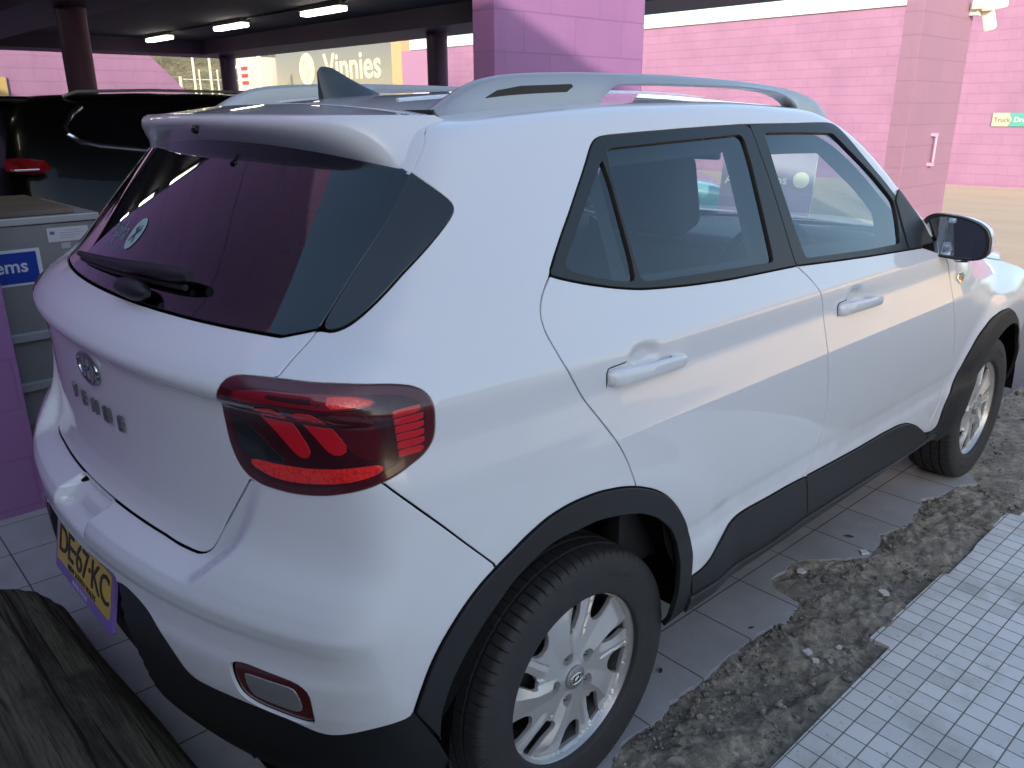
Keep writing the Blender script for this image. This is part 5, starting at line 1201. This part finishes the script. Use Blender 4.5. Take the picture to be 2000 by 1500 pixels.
# sandwich board seen through the front windows
ab = thing('sandwich_board', 'dark purple sandwich board with white lettering, seen through the front side window', 'sandwich board', (-.93, 4.22, 0)); ab.rotation_euler = (0, 0, R_(28))
M_BRD = mat('board_purple', (.30, .24, .38), rough=.45)
b = MB(); b.prism([(-.62, .05), (-.01, .05), (.0, .10), (.055, 1.24), (.05, 1.27), (-.58, 1.27)], (0, 0, 0), (1, 0, 0), Vector((0, .16, 1)).normalized(), (0, 1, 0), .02); b.build('front_panel', M_BRD, ab)
b = MB(); b.prism([(-.62, .05), (.03, .05), (.06, 1.27), (-.58, 1.27)], (0, .42, 0), (1, 0, 0), Vector((0, -.16, 1)).normalized(), (0, 1, 0), .02); b.build('back_panel', mat('board_back', (.62, .66, .55), rough=.6), ab)
b = MB(); b.tube([(-.40, .20, 1.26), (-.40, .20, 1.31), (-.24, .20, 1.31), (-.24, .20, 1.26)], .008, 6); b.build('board_handle', M_TRIM, ab)
M_WL = mat('board_white', (.80, .78, .66), rough=.6); uB = Vector((0, .16, 1)).normalized()
text('board_lettering', 'Alpha Autos', .085, (-.56, -.004, 0), (1, 0, 0), uB, M_WL, ab, depth=.001, bold=.001).location = uB*1.02 + Vector((0, 0, 0))
b = MB(); b.prism([(.055*math.cos(a), .055*math.sin(a)) for a in np.linspace(0, 2*np.pi, 32, endpoint=False)], uB*1.05 + Vector((-.04, -.003, 0)), (1, 0, 0), uB, (0, -1, 0), .002); b.build('board_emblem', M_WL, ab)
text('board_lettering', 'SALE!', .12, (-.46, -.004, 0), (1, 0, 0), uB, M_WL, ab, depth=.001, shear=.2).location = uB*.82
# steel bin behind the pier
bn = thing('steel_bin', 'grey steel collection bin with a board on top and a blue sign on its side', 'bin', (-1.90, -.80, 0))
def metal_mat():
    m = mat('grey_sheet_steel', (.24, .24, .235), rough=.5, metal=.25); t = NT(m); n = t.noise(t.pos(), 3., 6.); f = t.noise(t.pos(scale=(1, 1, 5)), 12., 4.)
    t.l.new(t.mix(t.math('MULTIPLY_ADD', n, .7, t.math('MULTIPLY', f, .3)), (.17, .17, .168), (.30, .30, .295)), t.b.inputs['Base Color']); return m
M_BIN = metal_mat(); M_RIM = mat('pale_steel_rim', (.42, .43, .44), rough=.4, metal=.4)
b = MB(); b.box((-.80, -.90, .26), (0, .745, 1.08), .006); b.build('body', M_BIN, bn)
b = MB(); b.box((-.82, -.92, 1.083), (.012, .762, 1.112), .004); b.build('rim', M_RIM, bn)
for z in (.615, .405): b = MB(); b.box((-.01, -.91, z), (.022, .755, z+.035), .004); b.build('rib', M_RIM, bn)
b = MB()
for x in (-.72, -.06):
    for y in (-.82, .66): b.box((x, y, -.01), (x+.06, y+.06, .258))
b.build('foot', M_BIN, bn)
tb = tag(MB().box((-2.70, -1.6, 1.114), (-1.93, -.12, 1.135), .003).build('ply_board', mat('brown_plywood', (.14, .10, .08), rough=.75)), 'brown plywood board lying on top of the grey steel bin', 'board')
t = NT(tb.data.materials[0]); n = t.noise(t.pos(scale=(6, 1, 1)), 3., 6.); t.l.new(t.mix(n, (.09, .065, .055), (.20, .15, .12)), t.b.inputs['Base Color'])
b = MB(); b.box((.001, -.20, .845), (.004, .515, .990)); b.build('sign_border', mat('sign_border_white', (.62, .64, .68), rough=.4), bn)
b = MB(); b.box((.0045, -.19, .855), (.006, .500, .978)); b.build('blue_sign', mat('sign_blue', (.010, .045, .33), rough=.35), bn)
text('sign_lettering', 'items', .075, (.0065, .300, .900), (0, 1, 0), (0, 0, 1), mat('sign_text', (.62, .65, .70), rough=.5), bn, depth=.0004, bold=.0012)
b = MB(); b.box((.0008, .555, 1.005), (.0028, .712, 1.062)); b.build('paper_notice', mat('paper', (.52, .52, .55), rough=.7), bn)
b = MB()
for k, (y0_, y1_) in enumerate([(.62, .69), (.60, .70), (.60, .68), (.60, .66)]): b.box((.003, y0_, 1.048-.010*k), (.0033, y1_, 1.0495-.010*k))
b.box((.003, .565, 1.035), (.0034, .582, 1.048)); b.build('notice_print', mat('notice_ink', (.12, .13, .22), rough=.7), bn)
b = MB(); b.box((.0008, .60, .975), (.0028, .635, .998)); b.build('paper_notice', mat('paper_small', (.40, .40, .40), rough=.7), bn)
# black wagon beyond the bin
def wagon():
    w_ = thing('black_wagon', 'glossy black wagon with chrome window trim parked under the carport', 'car', (-3.35, 0, 0))
    M_BK = mat('black_car_paint', (.003, .003, .0035), rough=.3, coat=.25, coat_rough=.02, spec=.15); M_BG = mat('black_car_glass', (.004, .004, .005), rough=.04, coat=1.)
    st_ = [(.02, .80, .22, .86, .60, .92, .80, 1.05, .76), ]
    ys = [.00, .04, .16, .40, .9, 1.6, 2.4, 2.9, 3.6, 4.3, 4.62]
    # half sections (distance in from the right flank, height)
    def sec(y):
        k = np.interp(y, ys, [.10, .045, .010, 0, 0, 0, 0, 0, .01, .08, .30])
        zr = np.interp(y, [0, .10, .4, .9, 1.8, 2.3, 2.75, 3.3, 4.62], [1.22, 1.56, 1.60, 1.615, 1.61, 1.56, 1.30, 1.08, .85])
        zb = np.interp(y, [0, .5, 3., 4.62], [1.10, 1.05, 1.00, .80]); zb = min(zb, zr-.03)
        ti = np.clip((zr-zb)/.55, 0, 1)
        return [(k+.10, .28), (k+.02, .36), (k, .60), (k-.005, .80), (k+.01, .95), (k+.035, zb), (k+.035+.10*ti, zb+(zr-zb)*.55), (k+.035+.20*ti, zb+(zr-zb)*.90), (k+.06+.27*ti, zr-.006), (k+.50, zr+.012*ti), (.92, zr+.015*ti)]
    yy = sorted(set(list(np.linspace(0, 4.62, 60)) + [.02, .05])); V = []; Fc = []; m = 11
    for y in yy:
        s = sec(y); V += [(-a, y, z) for a, z in s] + [(-1.84 + a, y, z) for a, z in s[:-1]][::-1]
    n = 21
    for i in range(len(yy)-1):
        for k in range(n-1): Fc.append((i*n+k, (i+1)*n+k, (i+1)*n+k+1, i*n+k+1))
    Fc += [tuple(range(n)), tuple((len(yy)-1)*n+k for k in range(n))[::-1]]
    MB().add(V, Fc).build('body', M_BK, w_, smooth=True, angle=45)
    def flank(y, z):   # x on the right flank at (y, z)
        s = sec(y); zs = [q[1] for q in s[:-2]]; xs_ = [q[0] for q in s[:-2]]; return -float(np.interp(z, zs, xs_))
    def strip(name, pts, r, m_):
        MB().tube([(flank(y, z)+.006, y, z) for y, z in pts], r, 8).build(name, m_, w_, smooth=True)
    win = [(.37, 1.385), (.36, 1.44), (.44, 1.52), (.55, 1.55), (1.8, 1.55), (2.2, 1.46), (2.55, 1.24), (2.0, 1.22), (1.2, 1.26), (.62, 1.315)]
    P2 = resample(win, .05, True, 1); c = P2.mean(0); V = [(flank(a, b)+.003, a, b) for a, b in P2] + [(flank(*c)+.003, c[0], c[1])]
    MB().add(V, [(i, (i+1) % len(P2), len(P2)) for i in range(len(P2))]).build('side_window', M_BG, w_, smooth=True)
    strip('window_trim', [(.46, 1.545), (.39, 1.50), (.345, 1.44), (.345, 1.39), (.40, 1.35), (.50, 1.325), (.74, 1.295), (1.2, 1.25), (2.0, 1.21), (2.55, 1.235)], .016, M_CHROME)
    MB().tube([(-.33, .40, 1.60), (-.30, .47, 1.628), (-.29, .9, 1.640), (-.29, 1.8, 1.632), (-.31, 2.2, 1.59)], .009, 8).build('roof_rail', M_RAIL, w_, smooth=True)
    b = MB(); b.box((-1.50, -.10, 1.56), (-.34, .22, 1.60), .015); b.build('spoiler', M_BK, w_)
    lamp = [(-.02, .10, 1.27), (-.01, .17, 1.26), (-.015, .20, 1.21), (-.02, .13, 1.185), (-.07, .05, 1.185), (-.14, .0, 1.20), (-.14, .0, 1.265), (-.07, .04, 1.275)]
    b = MB(); V = [Vector(p) + Vector((.03, -.015, 0)) for p in lamp] + [Vector((-.09, .12, 1.19)) + Vector((.05, -.03, 0))]
    b.add(V, [(i, (i+1) % 8, 8) for i in range(8)]); b.build('tail_lamp', mat('wagon_red_lamp', (.35, .01, .015), rough=.15, coat=1.), w_)
    b = MB(); b.box((-.13, -.006, 1.205), (.030, .12, 1.217), .003); b.build('lamp_strip', M_CHROME, w_)
    for y in (.86, 3.70):
        for x in (-.12, -1.72): MB().lathe([(0, -.10), (.24, -.10), (.34, -.08), (.35, 0), (.34, .08), (.24, .10), (.22, .06), (0, .05)], 36, 'x', (x, y, .35)).build('wheel', M_TYRE, w_, smooth=True)
wagon()
# light blue car beyond the piers, glimpsed through the cabin
def small_car():
    w_ = thing('light_blue_car', 'light blue car with silver trim glimpsed through the rear side window', 'car', (-3.95, 4.55, 0)); w_.rotation_euler = (0, 0, R_(-52))
    MBl = mat('light_blue_paint', (.22, .48, .58), rough=.3, coat=1.); G = mat('blue_car_glass', (.06, .14, .18), rough=.05, coat=1.)
    prof = [(-2.0, .30), (-2.05, .65), (-2.0, .95), (-1.75, 1.0), (-1.35, 1.42), (-.9, 1.50), (.2, 1.48), (.9, 1.02), (1.75, .88), (1.98, .70), (2.0, .35)]
    b = MB(); b.bm(cushion(prof, 1.66, .07)); b.build('body', MBl, w_, smooth=True, angle=50)
    b = MB(); b.prism([(-1.55, 1.03), (-1.22, 1.38), (-.85, 1.43), (.12, 1.41), (.68, 1.03)], (.815, 0, 0), (0, 1, 0), (0, 0, 1), (1, 0, 0), .02); b.prism([(-1.55, 1.03), (-1.22, 1.38), (-.85, 1.43), (.12, 1.41), (.68, 1.03)], (-.835, 0, 0), (0, 1, 0), (0, 0, 1), (1, 0, 0), .02); b.build('side_window', G, w_)
    b = MB(); b.box((-.60, -1.72, 1.06), (.60, -1.50, 1.12)); b.build('silver_trim', M_CHROME, w_)
    for y in (-1.25, 1.25):
        for x in (-.72, .72): MB().lathe([(0, -.09), (.20, -.09), (.30, -.08), (.31, 0), (.30, .08), (.20, .09), (0, .09)], 30, 'x', (x, y, .31)).build('wheel', M_TYRE, w_, smooth=True)
small_car()
# the tall shop behind the camera that throws the shade, and a low tan building across the street
sh = thing('shop_building', 'tall dark shop building behind the viewer that shades the car', 'building', (0, 0, 0))
b = MB(); b.box((-16, -13, -.05), (15, -5.0, 4.70)); b.build('wall', block_mat('shop_blocks', 'x', (.16, .13, .15), (.10, .08, .10)), sh)
b = MB(); b.box((-16.1, -13.1, 4.703), (15.1, -4.99, 4.80)); b.build('parapet', mat('parapet_grey', (.4, .4, .4), rough=.6), sh)
for x in (2.5, 6.5, 10.5):
    f = MB(); f.box((x, -4.998, .5), (x+2.4, -4.95, 2.5)); fr = f.build('window', mat('shop_frame', (.5, .5, .5), rough=.5), sh); g = MB(); g.box((x+.08, -4.949, .58), (x+2.32, -4.94, 2.42)); g.build('pane', mat('shop_glass', (.03, .04, .05), rough=.05), fr)
tb_ = thing('tan_building', 'low tan brick building across the street', 'building', (0, 0, 0))
b = MB(); b.box((7, 20, -.05), (19, 30, 3.0)); b.box((24, 2, -.05), (34, 16, 3.4)); b.build('wall', block_mat('tan_blocks', 'x', (.60, .45, .27), (.5, .37, .22)), tb_)
b = MB(); b.prism([(6.6, 3.0), (19.4, 3.0), (13, 4.8)], (0, 20, 0), (1, 0, 0), (0, 0, 1), (0, 1, 0), 10); b.build('roof', mat('tan_roof', (.22, .12, .08), rough=.8), tb_)

# small debris on the grey tiles
M_LEAF = mat('dry_leaf_brown', (.05, .04, .03), rough=.8)
def leaf(x, y, z, s, a, label):
    V = []; Fc = []; n = 9
    for i in range(n):
        t_ = i/(n-1); w_ = .42*math.sin(math.pi*t_)**.7 + .02
        for k in (-1, 0, 1): V.append(((t_-.5)*2, k*w_, .22*abs(k)*math.sin(math.pi*t_) + .10*(2*t_-1)**2))
    for i in range(n-1):
        for k in (0, 1): Fc.append((i*3+k, i*3+k+1, (i+1)*3+k+1, (i+1)*3+k))
    V = [(x + s*(p[0]*math.cos(a)-p[1]*math.sin(a)), y + s*(p[0]*math.sin(a)+p[1]*math.cos(a)), z + s*p[2]) for p in V]
    return tag(finish('dry_leaf', V, Fc, M_LEAF, smooth=True), label, 'leaf', 'dry leaves dropped beside the car')
leaf(.72, .475, .002, .013, 2.2, 'curled dry leaf on the grey tile nearest the rear wheel')
leaf(.74, 1.60, .002, .018, .4, 'brown dry leaf on the joint between two grey tiles beside the front door')
leaf(.79, .84, .002, .010, 1.2, 'small grey curled leaf on the tile at the broken edge beside the rear door')
leaf(.93, .26, .012, .014, .9, 'dark dry leaf lying on the dirt strip near the bottom of the picture')
